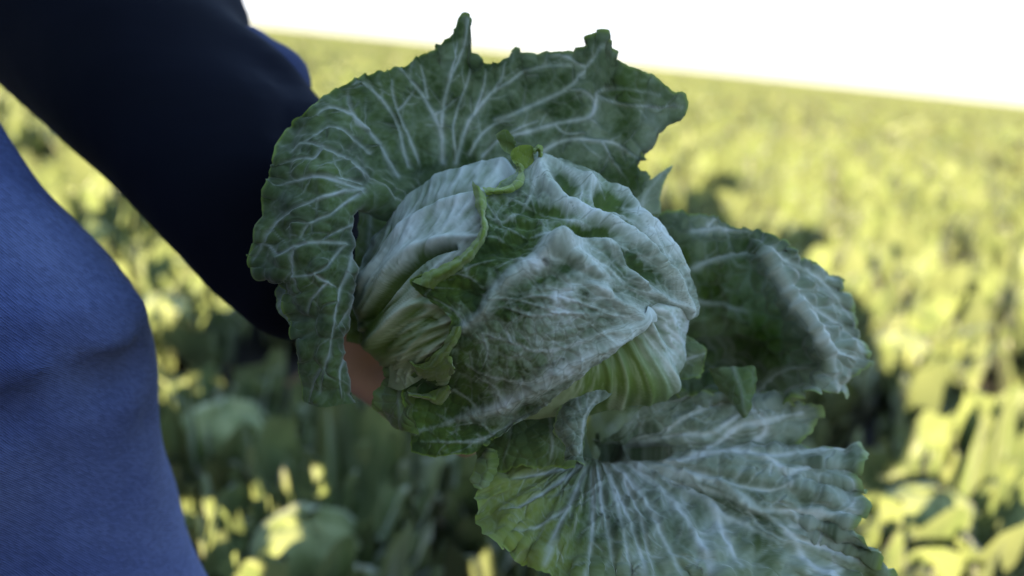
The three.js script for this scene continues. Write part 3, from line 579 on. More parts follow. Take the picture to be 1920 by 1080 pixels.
// --- the wrapper leaf over the front of the heart; its third number is the lift above the ball in millimetres ---
let wrapper;
{
  const L = (rows) => rows.map((r) => r.map(([x, y, l]) => [x, y, domeDepth(x, y) - l / 1000]));
  const rows = L([
    [[1000, 283, 4], [1040, 297, 4], [1090, 313, 4], [1150, 345, 4], [1205, 392, 3], [1255, 450, 2], [1294, 515, 1]],
    [[938, 352, 7], [990, 352, 6], [1052, 370, 7], [1120, 405, 7], [1190, 455, 6], [1252, 508, 4], [1306, 556, -1]],
    [[897, 385, 9], [955, 403, 5], [1030, 425, 6], [1100, 455, 8], [1170, 495, 8], [1237, 540, 6], [1308, 590, -6]],
    [[903, 440, 9], [960, 460, 5], [1020, 480, 9], [1085, 510, 11], [1150, 545, 10], [1212, 572, 6], [1272, 600, -5]],
    [[838, 500, 10], [900, 512, 6], [970, 528, 7], [1040, 550, 11], [1110, 575, 11], [1170, 592, 10], [1224, 602, 1]],
    [[770, 528, 12], [850, 555, 7], [920, 575, 7], [1000, 595, 9], [1080, 605, 10], [1150, 610, 11], [1207, 606, 9]],
    [[850, 606, 7], [890, 622, 7], [950, 640, 8], [1020, 647, 9], [1080, 648, 10], [1130, 642, 11], [1178, 628, 10]],
    [[815, 662, 9], [870, 684, 7], [930, 697, 8], [990, 700, 9], [1050, 694, 10], [1100, 682, 11], [1143, 660, 11]],
    [[764, 714, 10], [830, 730, 8], [890, 745, 8], [950, 748, 9], [1005, 742, 10], [1052, 722, 11], [1100, 694, 12]],
    [[766, 775, 10], [820, 790, 9], [870, 800, 9], [925, 800, 10], [970, 787, 11], [1010, 766, 12], [1048, 740, 13]],
    [[772, 846, 6], [812, 856, 8], [850, 852, 9], [890, 847, 10], [922, 824, 12], [957, 798, 13], [1003, 772, 14]],
  ]);
  const veins = [
    [9, 0.0008, [1205, 600], [1150, 592], [1100, 588], [1050, 586], [1000, 591], [950, 576], [925, 575]], [10, 0.0008, [1200, 606], [1130, 620], [1060, 650], [1005, 656], [960, 640], [905, 625]], [9, 0.0008, [1180, 620], [1110, 652], [1040, 688], [985, 712], [915, 702], [875, 680]],
    [22, 0.0012, [1195, 612], [1120, 650], [1060, 690], [1000, 722], [945, 752], [885, 772], [840, 792], [772, 812]], [11, 0.001, [1100, 690], [1040, 742], [965, 790], [900, 825], [850, 828], [790, 826]], [8, 0.0007, [1150, 590], [1070, 562], [1000, 555], [950, 570]],
    [6, 0.0006, [1045, 585], [1000, 570], [960, 560], [920, 560]], [6, 0.0005, [960, 640], [950, 612], [985, 585]], [6, 0.0005, [905, 625], [915, 660], [905, 690]], [6, 0.0005, [905, 770], [870, 740], [835, 722], [800, 715]], [6, 0.0005, [945, 750], [925, 720], [890, 705]], [5, 0.0005, [925, 815], [895, 790], [850, 800]],
    [9, 0.0008, [1010, 325], [985, 385], [945, 415], [912, 408]], [9, 0.0008, [1110, 445], [1040, 440], [985, 440], [940, 420], [912, 380]], [8, 0.0008, [1110, 425], [1040, 402], [990, 387], [950, 370]], [8, 0.0008, [1010, 505], [960, 482], [905, 492], [850, 515]], [8, 0.0008, [1040, 470], [985, 462], [925, 445], [905, 450]],
    [7, 0.0006, [925, 560], [880, 545], [830, 540], [790, 535]], [6, 0.0005, [880, 610], [850, 580], [810, 555]], [7, 0.0006, [1250, 520], [1200, 480], [1140, 455], [1090, 445]], [8, 0.0007, [1230, 555], [1180, 540], [1130, 500], [1080, 480]], [7, 0.0006, [905, 540], [880, 520], [850, 510]],
    [9, 0.0007, [1285, 540], [1250, 480], [1200, 430], [1150, 395], [1090, 365]], [8, 0.0006, [1290, 520], [1240, 450], [1180, 395], [1120, 350]], [7, 0.0005, [1060, 320], [1090, 350], [1085, 385]], [7, 0.0005, [1110, 330], [1115, 370], [1130, 400]], [7, 0.0005, [1010, 300], [1030, 340], [1060, 375]],
    [7, 0.0006, [1215, 640], [1180, 640], [1140, 655]],
  ];
  const ridges = [
    [20, 0.0055, [1045, 462], [1010, 490], [968, 515], [930, 550], [905, 588], [872, 612]], [24, 0.0055, [1040, 468], [1080, 488], [1125, 530], [1165, 570], [1205, 598]], [16, 0.006, [1010, 318], [1032, 356], [1080, 388], [1130, 410], [1180, 440], [1228, 485], [1268, 535], [1292, 585]],
    [10, 0.003, [1020, 300], [1080, 330], [1118, 352], [1145, 385], [1185, 425]], [15, 0.0045, [1040, 462], [1075, 456], [1110, 446], [1142, 462], [1168, 492], [1200, 530]], [9, 0.003, [1160, 350], [1190, 390], [1215, 440], [1240, 480]], [9, 0.003, [1100, 340], [1108, 372], [1122, 398]],
    [12, -0.003, [1060, 365], [1110, 392], [1160, 412], [1210, 450], [1250, 500]], [26, 0.004, [1200, 606], [1120, 652], [1040, 702], [960, 748], [880, 782]], [14, -0.0035, [990, 440], [940, 460], [905, 475]], [10, 0.003, [1185, 520], [1235, 555], [1285, 575]],
    [14, 0.0035, [1170, 400], [1215, 420], [1255, 462], [1285, 510]],
  ];
  const hollows = [[1092, 436, 46, 13, 0.05, -0.0085], [1136, 378, 24, 17, 0.5, -0.009], [1170, 400, 14, 22, -0.4, -0.004], [1112, 522, 26, 9, 0.5, -0.004], [1150, 548, 22, 9, 0.8, -0.004], [1195, 505, 40, 16, 0.6, -0.0045], [1015, 520, 18, 8, -0.6, -0.002], [955, 470, 50, 16, -0.2, -0.004], [1230, 592, 9, 20, 0.1, -0.005],
    [1020, 398, 60, 10, 0.1, -0.004], [870, 545, 40, 15, 0.3, -0.003], [1070, 500, 16, 10, 0.3, -0.003], [980, 420, 40, 8, 0.0, -0.003], [1060, 345, 14, 26, -0.5, -0.004]];
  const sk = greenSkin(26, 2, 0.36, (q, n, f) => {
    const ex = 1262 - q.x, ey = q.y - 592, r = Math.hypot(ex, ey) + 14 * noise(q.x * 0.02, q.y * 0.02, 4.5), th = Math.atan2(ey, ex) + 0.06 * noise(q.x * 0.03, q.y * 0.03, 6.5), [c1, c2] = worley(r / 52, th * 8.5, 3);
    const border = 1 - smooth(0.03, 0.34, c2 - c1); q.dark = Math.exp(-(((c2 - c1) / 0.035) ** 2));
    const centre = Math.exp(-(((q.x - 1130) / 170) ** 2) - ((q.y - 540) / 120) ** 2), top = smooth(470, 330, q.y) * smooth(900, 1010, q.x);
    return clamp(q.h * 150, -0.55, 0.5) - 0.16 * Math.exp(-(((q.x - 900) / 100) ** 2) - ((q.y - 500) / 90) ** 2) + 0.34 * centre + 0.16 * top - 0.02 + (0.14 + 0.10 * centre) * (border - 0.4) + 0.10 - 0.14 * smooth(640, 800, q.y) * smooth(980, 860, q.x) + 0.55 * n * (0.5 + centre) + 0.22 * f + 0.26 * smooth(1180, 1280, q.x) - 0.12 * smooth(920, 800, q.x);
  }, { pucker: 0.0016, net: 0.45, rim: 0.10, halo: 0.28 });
  wrapper = leaf('wrapper_leaf', rows, { nu: 340, nv: 380, seed: 3, teeth: { left: [9, 0.002, 0.10], bottom: [5, 0.002, 0.06] }, veins: veins.map(([w, ...r]) => [w * 0.56, ...r]), step: 34, ridges: ridges.map(([w, h, ...r]) => [w, h * 0.82, ...r]), hollows,
    relief: (q) => sk.relief(q) * 0.7 + 0.0006 * fbm(q.x * 0.13, q.y * 0.13, 6.5, 2) + 0.0012 * fbm(q.x * 0.05, q.y * 0.05, 3.5, 2), color: (q) => { const c = sk.color(q); return mix3(c, [0.05, 0.08, 0.03], Math.max(0.5 * q.dark * smooth(0.08, 0.25, c[0]), q.vein.top > 0.5 ? 0.3 * q.vein.core : 0)); } }, lettuce, 'frosted wrapper leaf with pale veins over the heart');
}
// rolled and curled margins of the wrapper leaf: strips between two lines, bulging towards the lens
function strip(a, b, bulge, o = {}) {
  const mid = a.map((p, i) => [(p[0] + b[i][0]) / 2, (p[1] + b[i][1]) / 2, (p[2] + b[i][2]) / 2 - bulge]), sk = greenSkin(18, o.seed || 4, 0.5, (q, n, f) => (o.pale || 0) + 0.2 * n + 0.1 * f, { pucker: 0.0006, net: 0.6, tint: o.tint || LIME, tintAt: () => 0.35 + 0.6 * (o.tinted ?? 0.6), rim: 0.3 });
  return part('curled_edge', leafGeometry([a, mid, b], { nu: 90, nv: 16, seed: o.seed || 4, teeth: o.teeth ?? { top: [2.5, 0.0006, 0.4] }, relief: sk.relief, color: sk.color }), M.leaf, wrapper);
}
const up = (list, l) => list.map(([x, y, m = 0]) => [x, y, domeDepth(x, y) - (l + m) / 1000]);
strip(up([[768, 527], [798, 512], [838, 494], [868, 476], [891, 452], [903, 430], [900, 405], [892, 380], [886, 338]], 12), up([[812, 543], [824, 531], [858, 510], [886, 482], [908, 452], [912, 428], [908, 402], [912, 378], [906, 362]], 11), 0.006, { seed: 4 });
strip(up([[852, 612], [836, 640], [812, 668], [788, 690], [766, 676]], 11), up([[866, 612], [858, 640], [842, 664], [822, 690], [790, 700]], 11), 0.005, { seed: 5 });
strip(up([[768, 676], [785, 683], [815, 676], [842, 668], [852, 690]], 13), up([[772, 684], [790, 712], [822, 712], [846, 704], [852, 694]], 12), 0.004, { seed: 6, tinted: 0.45 });
strip(up([[764, 738], [790, 740], [815, 734], [838, 722], [846, 728]], 14), up([[768, 742], [800, 748], [824, 760], [838, 744], [845, 735]], 13), 0.005, { seed: 7 });
strip(up([[905, 352], [930, 354], [955, 348], [970, 338], [974, 322], [966, 306]], 12), up([[912, 366], [935, 362], [962, 358], [978, 345], [985, 325], [978, 306]], 11), 0.003, { seed: 8, tinted: 0.8 });
strip(up([[930, 252], [940, 240], [953, 243], [964, 256], [966, 270]], 12), up([[934, 268], [942, 282], [955, 290], [966, 288], [968, 276]], 9), -0.007, { seed: 9, tinted: 0.4, pale: 0.15 });
strip(up([[956, 292], [962, 278], [978, 271], [995, 273], [1002, 282]], 15), up([[962, 306], [976, 318], [990, 316], [1000, 303], [1003, 286]], 14), -0.003, { seed: 10, tinted: 0.75 });
strip(up([[1000, 280], [1008, 272], [1016, 274], [1018, 286], [1016, 305]], 11), up([[1002, 290], [1008, 284], [1010, 290], [1010, 300], [1008, 318]], 11), 0.003, { seed: 11, tinted: 0.6 });

// --- the great leaf behind: a fan from behind the heart, its left part folded down over the sleeve ---
{
  const I = [[659, 756, .383], [650, 705, .381], [634, 662, .380], [641, 620, .379], [657, 560, .378], [657, 530, .378], [656, 500, .378], [652, 450, .379], [665, 390, .383], [680, 345, .392], [694, 325, .405], [725, 322, .420], [765, 305, .432], [800, 296, .438], [835, 296, .44], [865, 296, .44], [890, 296, .44], [915, 298, .44], [940, 300, .44], [970, 305, .44], [1000, 310, .44], [1030, 320, .44], [1060, 330, .44], [1090, 345, .44], [1110, 355, .44], [1130, 370, .44], [1150, 390, .44], [1170, 410, .442]];
  const Mi = [[618, 760, .378], [612, 707, .376], [602, 666, .373], [598, 620, .370], [604, 566, .368], [594, 536, .367], [580, 508, .367], [570, 450, .369], [590, 387, .371], [600, 322, .376], [622, 265, .388], [665, 224, .405], [720, 192, .420], [780, 182, .428], [835, 174, .432], [875, 172, .434], [908, 190, .436], [945, 194, .437], [985, 194, .437], [1030, 202, .436], [1080, 212, .434], [1120, 222, .430], [1160, 236, .428], [1185, 250, .426], [1200, 268, .424], [1200, 292, .43], [1192, 325, .436], [1192, 372, .44]];
  const O = [[574, 756, .382], [568, 706, .381], [566, 672, .380], [556, 618, .380], [538, 560, .381], [520, 522, .382], [476, 506, .388], [485, 440, .386], [506, 352, .386], [512, 318, .388], [530, 255, .392], [598, 190, .400], [688, 142, .412], [756, 124, .418], [824, 84, .420], [874, 24, .416], [894, 108, .424], [938, 108, .426], [970, 94, .424], [1020, 100, .424], [1076, 98, .422], [1131, 58, .415], [1166, 118, .416], [1226, 140, .414], [1291, 200, .410], [1242, 236, .420], [1206, 302, .43], [1222, 348, .436]];
  const B = I.map(([x, y, d], i) => i < 9 ? [x + 1, y, d + 0.03] : i < 15 ? [lerp(x, 850, 0.6), y + 80, d + 0.03] : [lerp(x, 900, 0.2), y + 40, d + 0.02]);
  const IM = I.map((p, i) => p.map((v, k) => (v + Mi[i][k]) / 2 + (k === 2 ? (i > 9 ? 0.004 : -0.004) : 0)));
  const veins = [
    [8, 0.0016, [742, 330], [705, 275], [683, 243], [652, 217], [612, 208], [588, 224]], [7, 0.0014, [762, 310], [742, 240], [726, 205], [702, 176], [680, 156], [664, 160]], [9, 0.0018, [830, 302], [827, 250], [811, 212], [790, 176], [762, 142], [745, 128]], [7, 0.0014, [827, 240], [831, 192], [842, 150], [860, 110], [872, 80], [876, 36]],
    [8, 0.0016, [855, 302], [876, 236], [890, 211], [924, 171], [963, 147], [1000, 127], [1070, 124]], [9, 0.0016, [930, 224], [1007, 193], [1067, 163], [1100, 127], [1136, 80]], [9, 0.0016, [965, 256], [1040, 232], [1105, 219], [1118, 190], [1121, 173], [1157, 165], [1240, 178]], [8, 0.0012, [1015, 285], [1060, 263], [1130, 262], [1172, 278], [1205, 300]],
    [6, 0.001, [880, 290], [905, 250], [940, 226], [965, 222]], [6, 0.001, [905, 292], [940, 262], [975, 240], [1010, 225]], [6, 0.001, [782, 300], [762, 250], [745, 215], [735, 180], [733, 150]], [6, 0.001, [800, 180], [795, 150], [790, 125]], [6, 0.001, [842, 150], [850, 110], [856, 80]], [5, 0.0008, [815, 215], [840, 195], [860, 180]], [5, 0.0008, [1118, 190], [1090, 170], [1050, 172]],
    [5, 0.001, [856, 300], [850, 240], [862, 190], [880, 140], [885, 90]], [5, 0.0008, [890, 212], [905, 170], [912, 130]], [5, 0.0008, [924, 171], [940, 145], [945, 115]], [5, 0.0008, [1120, 180], [1170, 195], [1230, 200], [1280, 202]], [5, 0.0008, [1100, 127], [1060, 110], [1030, 108]],
    [7, 0.0013, [674, 360], [630, 342], [594, 335], [560, 340], [520, 352]], [6, 0.0012, [671, 346], [625, 336]], [7, 0.0013, [672, 356], [634, 362], [594, 376], [533, 409], [515, 435], [500, 455]], [6, 0.001, [667, 365], [625, 397], [583, 421], [565, 448]], [7, 0.0013, [645, 457], [594, 455], [556, 463], [528, 476], [501, 459], [482, 490]], [6, 0.0012, [643, 461], [616, 494], [593, 513], [551, 517]],
    [5, 0.001, [593, 513], [612, 530], [628, 538]], [7, 0.0013, [658, 470], [640, 530], [628, 570], [621, 615], [615, 670], [604, 735]], [5, 0.001, [660, 558], [641, 596], [625, 612]], [7, 0.0013, [678, 324], [644, 299], [606, 282], [573, 270], [546, 288]], [6, 0.0011, [690, 290], [660, 263], [622, 243], [574, 268]], [5, 0.0009, [556, 463], [552, 490], [556, 520], [570, 545]], [5, 0.0009, [612, 530], [590, 560], [580, 590]],
    [5, 0.0009, [606, 282], [590, 300], [560, 300], [530, 305]], [6, 0.001, [683, 243], [660, 225], [652, 195], [655, 165]], [5, 0.0009, [640, 670], [636, 700], [640, 745]], [5, 0.0009, [604, 690], [590, 720], [585, 750]], [4, 0.0008, [583, 421], [560, 418], [540, 430]], [5, 0.0009, [660, 420], [620, 440], [600, 452]], [5, 0.0008, [742, 205], [760, 190], [775, 165]],
    [5, 0.0008, [1040, 232], [1060, 250], [1100, 248]], [5, 0.0008, [1130, 262], [1150, 300], [1180, 340]],
  ];
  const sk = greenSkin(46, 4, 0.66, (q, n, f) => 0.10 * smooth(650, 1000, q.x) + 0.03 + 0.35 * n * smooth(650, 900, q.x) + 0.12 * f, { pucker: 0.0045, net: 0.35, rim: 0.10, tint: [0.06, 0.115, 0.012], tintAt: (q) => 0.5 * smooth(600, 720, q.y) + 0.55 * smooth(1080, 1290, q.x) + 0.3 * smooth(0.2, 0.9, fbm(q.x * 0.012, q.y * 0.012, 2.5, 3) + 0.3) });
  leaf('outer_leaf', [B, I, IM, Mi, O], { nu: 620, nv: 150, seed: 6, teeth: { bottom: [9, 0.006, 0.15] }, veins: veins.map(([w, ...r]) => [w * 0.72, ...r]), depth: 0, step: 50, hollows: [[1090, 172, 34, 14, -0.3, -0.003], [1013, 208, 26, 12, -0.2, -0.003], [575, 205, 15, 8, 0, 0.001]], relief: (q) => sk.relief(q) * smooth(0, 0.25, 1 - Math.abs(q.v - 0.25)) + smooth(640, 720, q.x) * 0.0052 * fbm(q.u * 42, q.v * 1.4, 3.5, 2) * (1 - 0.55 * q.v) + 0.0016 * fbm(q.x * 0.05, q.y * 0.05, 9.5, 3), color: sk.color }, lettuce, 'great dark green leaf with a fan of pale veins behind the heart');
  // the pale underside that shows below the fold
  const p2 = greenSkin(22, 9, 0.6, (q, n) => 0.3 + 0.4 * n, {});
  leaf('outer_leaf', [[[535, 505, .395], [560, 510, .39], [600, 515, .385]], [[520, 545, .396], [548, 548, .392], [600, 560, .386]], [[524, 580, .394], [552, 584, .389], [600, 595, .385]], [[556, 620, .386], [572, 628, .382], [600, 630, .38]]], { nu: 60, nv: 60, seed: 9, teeth: { left: [4, 0.002, 0.3] }, veins: [[9, 0.001, [540, 515], [548, 560], [562, 600]]], relief: p2.relief, color: p2.color }, lettuce, 'pale underside of a leaf folded back');
}
// the inside of the same leaf, seen dark between its fold and the heart
{
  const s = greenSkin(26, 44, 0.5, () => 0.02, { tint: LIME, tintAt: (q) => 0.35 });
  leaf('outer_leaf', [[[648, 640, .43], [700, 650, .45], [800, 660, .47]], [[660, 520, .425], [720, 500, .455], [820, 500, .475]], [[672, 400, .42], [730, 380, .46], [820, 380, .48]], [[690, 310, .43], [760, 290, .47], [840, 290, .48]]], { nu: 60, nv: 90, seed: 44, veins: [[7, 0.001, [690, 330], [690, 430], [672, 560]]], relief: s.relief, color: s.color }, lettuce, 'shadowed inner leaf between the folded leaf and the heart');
}
// --- the cupped leaf at the right ---
{
  const rows = [
    [[1190, 396, .462], [1322, 402, .438], [1346, 404, .434], [1400, 426, .43], [1452, 452, .43], [1505, 492, .44], [1572, 530, .455]], [[1190, 450, .475], [1325, 445, .452], [1352, 448, .448], [1400, 458, .44], [1442, 480, .420], [1512, 535, .432], [1590, 575, .455]],
    [[1190, 530, .485], [1325, 525, .486], [1360, 528, .498], [1420, 535, .49], [1484, 558, .420], [1532, 592, .430], [1603, 630, .457]], [[1190, 600, .495], [1330, 600, .515], [1370, 604, .535], [1440, 612, .53], [1522, 620, .424], [1556, 650, .424], [1622, 672, .452]],
    [[1190, 660, .49], [1330, 668, .49], [1380, 676, .51], [1450, 684, .505], [1528, 688, .436], [1562, 700, .430], [1592, 702, .448]], [[1180, 725, .475], [1320, 742, .456], [1370, 756, .452], [1430, 762, .446], [1500, 752, .434], [1545, 738, .430], [1580, 742, .442]],
  ];
  const sk = greenSkin(30, 12, 0.6, (q, n, f) => 0.24 * smooth(1400, 1560, q.x) * smooth(0.5, 0.75, q.u) + 0.16 * smooth(480, 420, q.y) + 0.02 + 0.3 * n, { pucker: 0.005, rim: 0.14 });
  leaf('outer_leaf', rows, { nu: 200, nv: 200, seed: 12, teeth: { top: [14, 0.008, 0.16], right: [14, 0.008, 0.14], bottom: [14, 0.008, 0.16] },
    veins: [[12, 0.003, [1438, 474], [1478, 545], [1522, 608], [1552, 655], [1562, 730]], [8, 0.0014, [1300, 500], [1340, 480], [1390, 470], [1440, 478]], [7, 0.0014, [1300, 560], [1360, 570], [1400, 580]], [7, 0.001, [1445, 480], [1500, 505], [1550, 540], [1590, 600]], [7, 0.001, [1500, 565], [1540, 590], [1580, 620], [1615, 668]], [7, 0.001, [1550, 650], [1580, 665], [1610, 670]], [7, 0.0014, [1300, 430], [1350, 425], [1400, 435]], [7, 0.0014, [1420, 740], [1470, 700], [1520, 690]], [6, 0.001, [1330, 420], [1345, 408]]], relief: sk.relief, color: sk.color }, lettuce, 'dark cupped leaf with a pale folded rim, right of the heart');
  const s2 = greenSkin(24, 14, 0.6, (q, n) => 0.10 + 0.4 * n, { tint: LIME, tintAt: () => 0.25 });
  leaf('outer_leaf', [[[1245, 640, .435], [1280, 628, .433], [1303, 640, .43]], [[1250, 680, .435], [1290, 668, .430], [1325, 662, .424]], [[1235, 725, .435], [1272, 712, .432], [1312, 712, .428]]], { nu: 60, nv: 60, seed: 14, teeth: { right: [9, 0.003, 0.35], bottom: [7, 0.003, 0.3] }, veins: [[6, 0.001, [1250, 690], [1285, 675], [1320, 664]]], relief: s2.relief, color: s2.color }, lettuce, 'small pale leaf tip beside the heart');
  leaf('outer_leaf', [[[1330, 690, .44], [1375, 688, .432], [1415, 690, .43]], [[1345, 722, .44], [1385, 722, .425], [1420, 716, .424]], [[1372, 752, .436], [1392, 764, .42], [1408, 752, .42]], [[1388, 766, .43], [1396, 784, .42], [1404, 772, .42]]], { nu: 60, nv: 60, seed: 15, teeth: { right: [6, 0.003, 0.3], left: [6, 0.003, 0.3] }, veins: [[6, 0.001, [1375, 690], [1390, 730], [1397, 775]]], relief: s2.relief, color: (q) => mix3(s2.color(q), [0.05, 0.11, 0.015], 0.5) }, lettuce, 'narrow hanging leaf tip below the cupped leaf');
  leaf('outer_leaf', [[[1165, 415, .45], [1200, 405, .448], [1240, 400, .447]], [[1162, 365, .448], [1205, 358, .444], [1236, 362, .444]], [[1182, 338, .445], [1215, 338, .440], [1258, 312, .436]]], { nu: 70, nv: 70, seed: 16, teeth: { bottom: [6, 0.003, 0.3], right: [6, 0.003, 0.3] }, veins: [[8, 0.001, [1195, 410], [1210, 365], [1240, 325]]], relief: s2.relief, color: (q) => mix3(s2.color(q), BLOOM, 0.22) }, lettuce, 'small bluish leaf tip behind the upper right of the heart');
}
// --- the broad leaf that spreads below, out of the frame ---
{
  const O = [[1235, 735, .43], [1330, 742, .44], [1432, 742, .444], [1534, 772, .44], [1488, 836, .44], [1616, 850, .43], [1596, 900, .42], [1626, 948, .41], [1612, 1000, .405], [1675, 1090, .40], [1560, 1135, .385], [1440, 1145, .372], [1320, 1145, .366], [1200, 1140, .362], [1085, 1115, .362], [992, 1055, .366], [912, 1005, .374], [902, 930, .384], [936, 888, .398], [1000, 868, .41], [1062, 860, .42]];
  const B = O.map(([x, y], i) => [1108 + (x - 1108) * 0.02, 838 + (y - 838) * 0.02, 0.446]);
  const row = (t, bulge) => O.map((p, i) => { const e = B[i], tt = t; return [lerp(e[0], p[0], tt), lerp(e[1], p[1], tt) + (i > 4 && i < 16 ? bulge * 400 * (1 - tt) : 0), lerp(e[2], p[2], Math.pow(tt, 0.85)) - bulge * Math.sin(tt * Math.PI)]; });
  const veins = [
    [13, 0.0022, [1170, 870], [1250, 885], [1330, 900], [1400, 938], [1450, 975], [1485, 1015], [1520, 1060], [1600, 1100]], [11, 0.002, [1185, 880], [1240, 900], [1290, 925], [1340, 960], [1400, 990], [1460, 1020]], [10, 0.002, [1200, 880], [1290, 865], [1370, 850], [1430, 860], [1470, 890], [1480, 915]], [9, 0.0018, [1350, 905], [1420, 952], [1500, 957], [1560, 965], [1610, 960]],
    [13, 0.0024, [1180, 880], [1235, 920], [1270, 960], [1300, 1010], [1340, 1090]], [11, 0.0022, [1150, 880], [1185, 920], [1215, 960], [1240, 1010], [1280, 1090]], [9, 0.0018, [1135, 880], [1150, 930], [1165, 1000], [1180, 1090]], [9, 0.0018, [1120, 890], [1125, 950], [1140, 1010], [1150, 1090]], [8, 0.0016, [1110, 890], [1110, 960], [1105, 1030], [1090, 1090]], [10, 0.0018, [1290, 925], [1340, 960], [1360, 1010], [1385, 1070]],
    [9, 0.0018, [1160, 840], [1220, 810], [1290, 780], [1350, 760]], [9, 0.0018, [1200, 830], [1270, 815], [1330, 810], [1390, 780], [1460, 770]], [8, 0.0015, [1330, 840], [1380, 800], [1430, 790], [1500, 775]], [8, 0.0015, [1370, 850], [1430, 810], [1420, 780], [1400, 765]], [8, 0.0014, [1430, 860], [1500, 850], [1580, 845]], [7, 0.0014, [1480, 890], [1540, 880], [1600, 890]],
    [7, 0.0014, [1350, 905], [1400, 915], [1440, 920], [1480, 912]], [7, 0.0014, [1400, 938], [1420, 990], [1480, 1020]], [7, 0.0014, [1095, 885], [1070, 940], [1040, 1000], [1020, 1060]], [6, 0.001, [1085, 880], [1030, 920], [980, 950], [940, 960]], [6, 0.001, [1080, 875], [1010, 890], [960, 900]], [7, 0.0014, [1485, 1015], [1550, 1030], [1620, 1060]], [7, 0.0014, [1165, 900], [1200, 980], [1225, 1090]], [6, 0.0012, [1060, 960], [1000, 990], [950, 1000]],
    [9, 0.0016, [1215, 895], [1290, 905], [1360, 925], [1420, 952]], [8, 0.0014, [1140, 900], [1170, 960], [1195, 1030], [1215, 1090]],
  ];
  const yel = (q) => smooth(1120, 960, q.x) * 0.85 + 0.25 * smooth(980, 1080, q.y);
  const sk = greenSkin(44, 21, 0.7, (q, n, f) => 0.20 * smooth(1080, 1200, q.x) + 0.55 * n * smooth(1080, 1200, q.x) + 0.18 * f + 0.04, { pucker: 0.005, rim: 0.12, tint: [0.20, 0.26, 0.035], tintAt: yel, net: 0.35 });
  leaf('outer_leaf', [row(0, 0), row(0.12, 0.002), row(0.3, 0.006), row(0.5, 0.010), row(0.75, 0.008), row(1, 0)], { nu: 460, nv: 170, seed: 21, teeth: { bottom: [18, 0.010, 0.24] }, veins,
    hollows: [[1175, 845, 75, 14, 0.0, -0.024]], relief: (q) => sk.relief(q) + 0.0045 * fbm(Math.atan2(q.y - 838, q.x - 1108) * 12, q.v * 1.5, 2.5, 2) * smooth(0.05, 0.3, q.v) + 0.0016 * fbm(q.x * 0.045, q.y * 0.045, 7.5, 3), color: sk.color }, lettuce, 'broad pale veined leaf spreading below the heart, yellow green at its left edge');
}
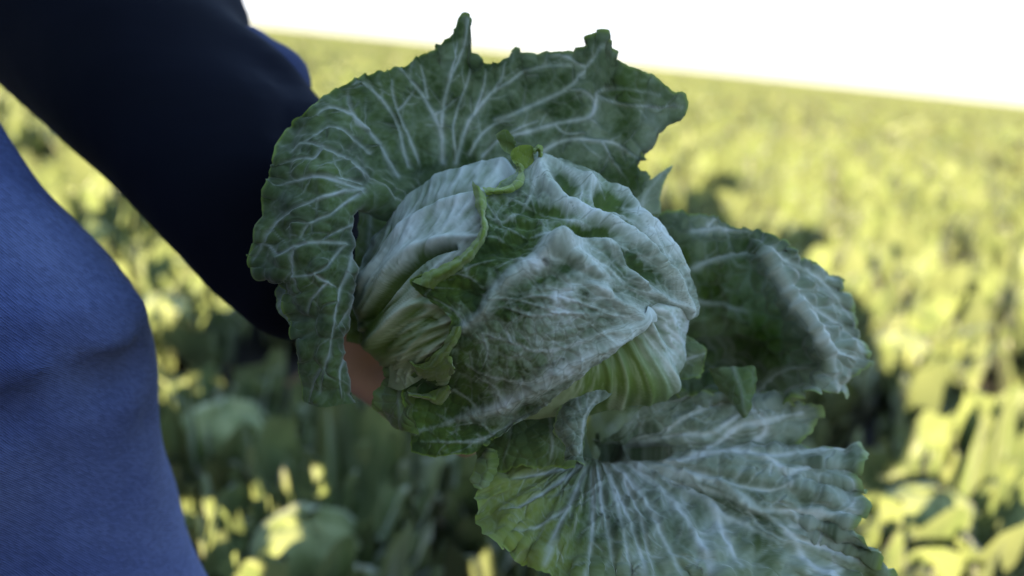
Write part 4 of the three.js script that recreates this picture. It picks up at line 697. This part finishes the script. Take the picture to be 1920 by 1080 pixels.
// --- smaller leaves under the wrapper ---
{
  const s = greenSkin(20, 31, 0.5, (q, n, f) => 0.26 + 0.4 * n + 0.3 * f, { pucker: 0.0014, rim: 0.25 });
  leaf('outer_leaf', [[[1085, 698, .388], [1112, 686, .386], [1146, 688, .386]], [[1074, 730, .384], [1105, 730, .380], [1146, 738, .382]], [[1046, 772, .382], [1078, 770, .376], [1112, 764, .378]], [[1041, 806, .382], [1070, 802, .374], [1098, 796, .376]], [[1058, 836, .382], [1075, 834, .374], [1091, 836, .376]], [[1060, 864, .380], [1080, 868, .373], [1097, 876, .374]]],
    { nu: 70, nv: 150, seed: 31, teeth: { left: [8, 0.003, 0.35], bottom: [7, 0.003, 0.1] }, veins: [[6, 0.001, [1090, 700], [1120, 735], [1095, 780], [1085, 850]], [5, 0.0008, [1080, 715], [1085, 760], [1090, 780]]], relief: s.relief, color: s.color }, lettuce, 'pale torn tongue of leaf hanging below the wrapper leaf');
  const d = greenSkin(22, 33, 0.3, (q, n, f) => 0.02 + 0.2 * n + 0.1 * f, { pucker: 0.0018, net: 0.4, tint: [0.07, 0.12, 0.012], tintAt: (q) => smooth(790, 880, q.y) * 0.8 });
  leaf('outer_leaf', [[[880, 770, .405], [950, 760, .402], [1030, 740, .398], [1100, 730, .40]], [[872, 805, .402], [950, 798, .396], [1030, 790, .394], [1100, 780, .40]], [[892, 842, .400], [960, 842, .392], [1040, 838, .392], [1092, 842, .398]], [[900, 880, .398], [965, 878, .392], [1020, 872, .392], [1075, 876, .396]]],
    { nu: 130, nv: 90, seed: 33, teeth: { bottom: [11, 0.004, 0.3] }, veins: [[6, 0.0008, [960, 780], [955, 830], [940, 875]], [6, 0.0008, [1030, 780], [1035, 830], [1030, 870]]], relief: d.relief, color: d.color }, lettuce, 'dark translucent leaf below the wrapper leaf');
  const y = greenSkin(20, 35, 0.5, (q, n) => 0.12 + 0.4 * n, { pucker: 0.002, rim: 0.35, tint: LIME, tintAt: () => 0.6 });
  leaf('outer_leaf', [[[905, 845, .398], [920, 842, .394], [938, 848, .396]], [[890, 880, .394], [912, 884, .388], [930, 878, .392]], [[882, 908, .392], [902, 918, .388], [922, 914, .392]]], { nu: 50, nv: 50, seed: 35, teeth: { left: [4, 0.002, 0.3], bottom: [5, 0.002, 0.3] }, relief: y.relief, color: y.color }, lettuce, 'small yellow green curl at the lower edge');
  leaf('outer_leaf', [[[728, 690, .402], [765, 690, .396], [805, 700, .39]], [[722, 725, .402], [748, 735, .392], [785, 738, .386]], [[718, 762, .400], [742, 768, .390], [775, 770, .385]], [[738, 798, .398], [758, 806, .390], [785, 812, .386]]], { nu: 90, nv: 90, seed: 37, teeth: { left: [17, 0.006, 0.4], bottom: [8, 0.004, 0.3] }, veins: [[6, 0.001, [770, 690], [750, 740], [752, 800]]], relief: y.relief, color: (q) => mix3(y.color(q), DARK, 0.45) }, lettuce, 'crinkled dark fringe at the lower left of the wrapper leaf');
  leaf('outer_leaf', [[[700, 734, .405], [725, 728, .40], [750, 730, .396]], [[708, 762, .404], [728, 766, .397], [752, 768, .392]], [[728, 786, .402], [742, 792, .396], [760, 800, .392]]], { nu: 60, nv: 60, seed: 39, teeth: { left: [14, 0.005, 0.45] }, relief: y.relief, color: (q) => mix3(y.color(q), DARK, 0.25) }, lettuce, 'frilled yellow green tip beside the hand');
  // the pale sheet of the heart that runs down to the fringe
  leaf('outer_leaf', [[[735, 640, .392], [775, 618, .380], [825, 605, .372], [858, 606, .366]], [[728, 672, .396], [768, 655, .384], [810, 645, .376], [848, 640, .370]], [[730, 702, .396], [762, 694, .386], [790, 690, .380], [820, 676, .376]], [[728, 722, .396], [752, 728, .388], [772, 722, .384], [790, 710, .380]]], { nu: 110, nv: 90, seed: 41, teeth: { bottom: [5, 0.002, 0.2] }, veins: [[5, 0.0012, [840, 608], [795, 640], [770, 690], [762, 720]], [5, 0.0012, [825, 606], [775, 640], [752, 690], [745, 715]], [5, 0.0012, [800, 612], [760, 645], [742, 690]], [4, 0.001, [850, 615], [815, 655], [785, 700]]],
    relief: (q) => 0.0008 * fbm(q.x * 0.06, q.y * 0.06, 4.5, 3), color: (q) => mix3([0.13, 0.19, 0.05], [0.37, 0.42, 0.27], clamp(0.45 + 0.5 * q.vein.top + 0.5 * fbm(q.x * 0.05 + q.y * 0.02, q.y * 0.02, 5.5, 3))) }, lettuce, 'pale pleated leaf at the lower left of the heart');
}
// --- dew on the wrapper leaf ---
{
  reseed(515); const list = [];
  for (const [cx, cy, sx, sy, tilt, n] of [[1027, 492, 9, 6, 0.6, 26], [1106, 555, 16, 7, 0.5, 26], [1028, 686, 34, 5, -0.42, 46], [1150, 575, 30, 14, 0.6, 24], [830, 770, 40, 20, -0.3, 20]]) for (let i = 0; i < n; i++) {
    const a = (rnd() + rnd() - 1) * sx * 1.2, b = (rnd() + rnd() - 1) * sy * 1.2, x = cx + a * Math.cos(tilt) - b * Math.sin(tilt), y = cy + a * Math.sin(tilt) + b * Math.cos(tilt), r = 0.00025 + 0.00045 * rnd() * rnd();
    list.push([x, y, r]);
  }
  // seat each drop on the leaf: nearest vertex on its raster place
  const p = wrapper.geometry.attributes.position, nrm = wrapper.geometry.attributes.normal, drops = [], v = new THREE.Vector3();
  const grid = new Map();
  for (let i = 0; i < p.count; i++) { v.fromBufferAttribute(p, i).add(lettuceBase).applyMatrix4(camera.matrixWorldInverse); const key = Math.round((960 + v.x / -v.z * F) / 3) + ',' + Math.round((540 - v.y / -v.z * F) / 3); if (!grid.has(key)) grid.set(key, i); }
  for (const [x, y, r] of list) { const i = grid.get(Math.round(x / 3) + ',' + Math.round(y / 3)); if (i === undefined) continue; const s = new THREE.IcosahedronGeometry(r, 2); s.deleteAttribute('uv'); v.fromBufferAttribute(p, i).addScaledVector(new THREE.Vector3().fromBufferAttribute(nrm, i), r * 0.4); s.translate(v.x, v.y, v.z); drops.push(s); }
  const w = part('dew', mergeGeometries(drops), M.water, wrapper); w.userData.kind = 'stuff';
}

renderer.render(scene, camera);
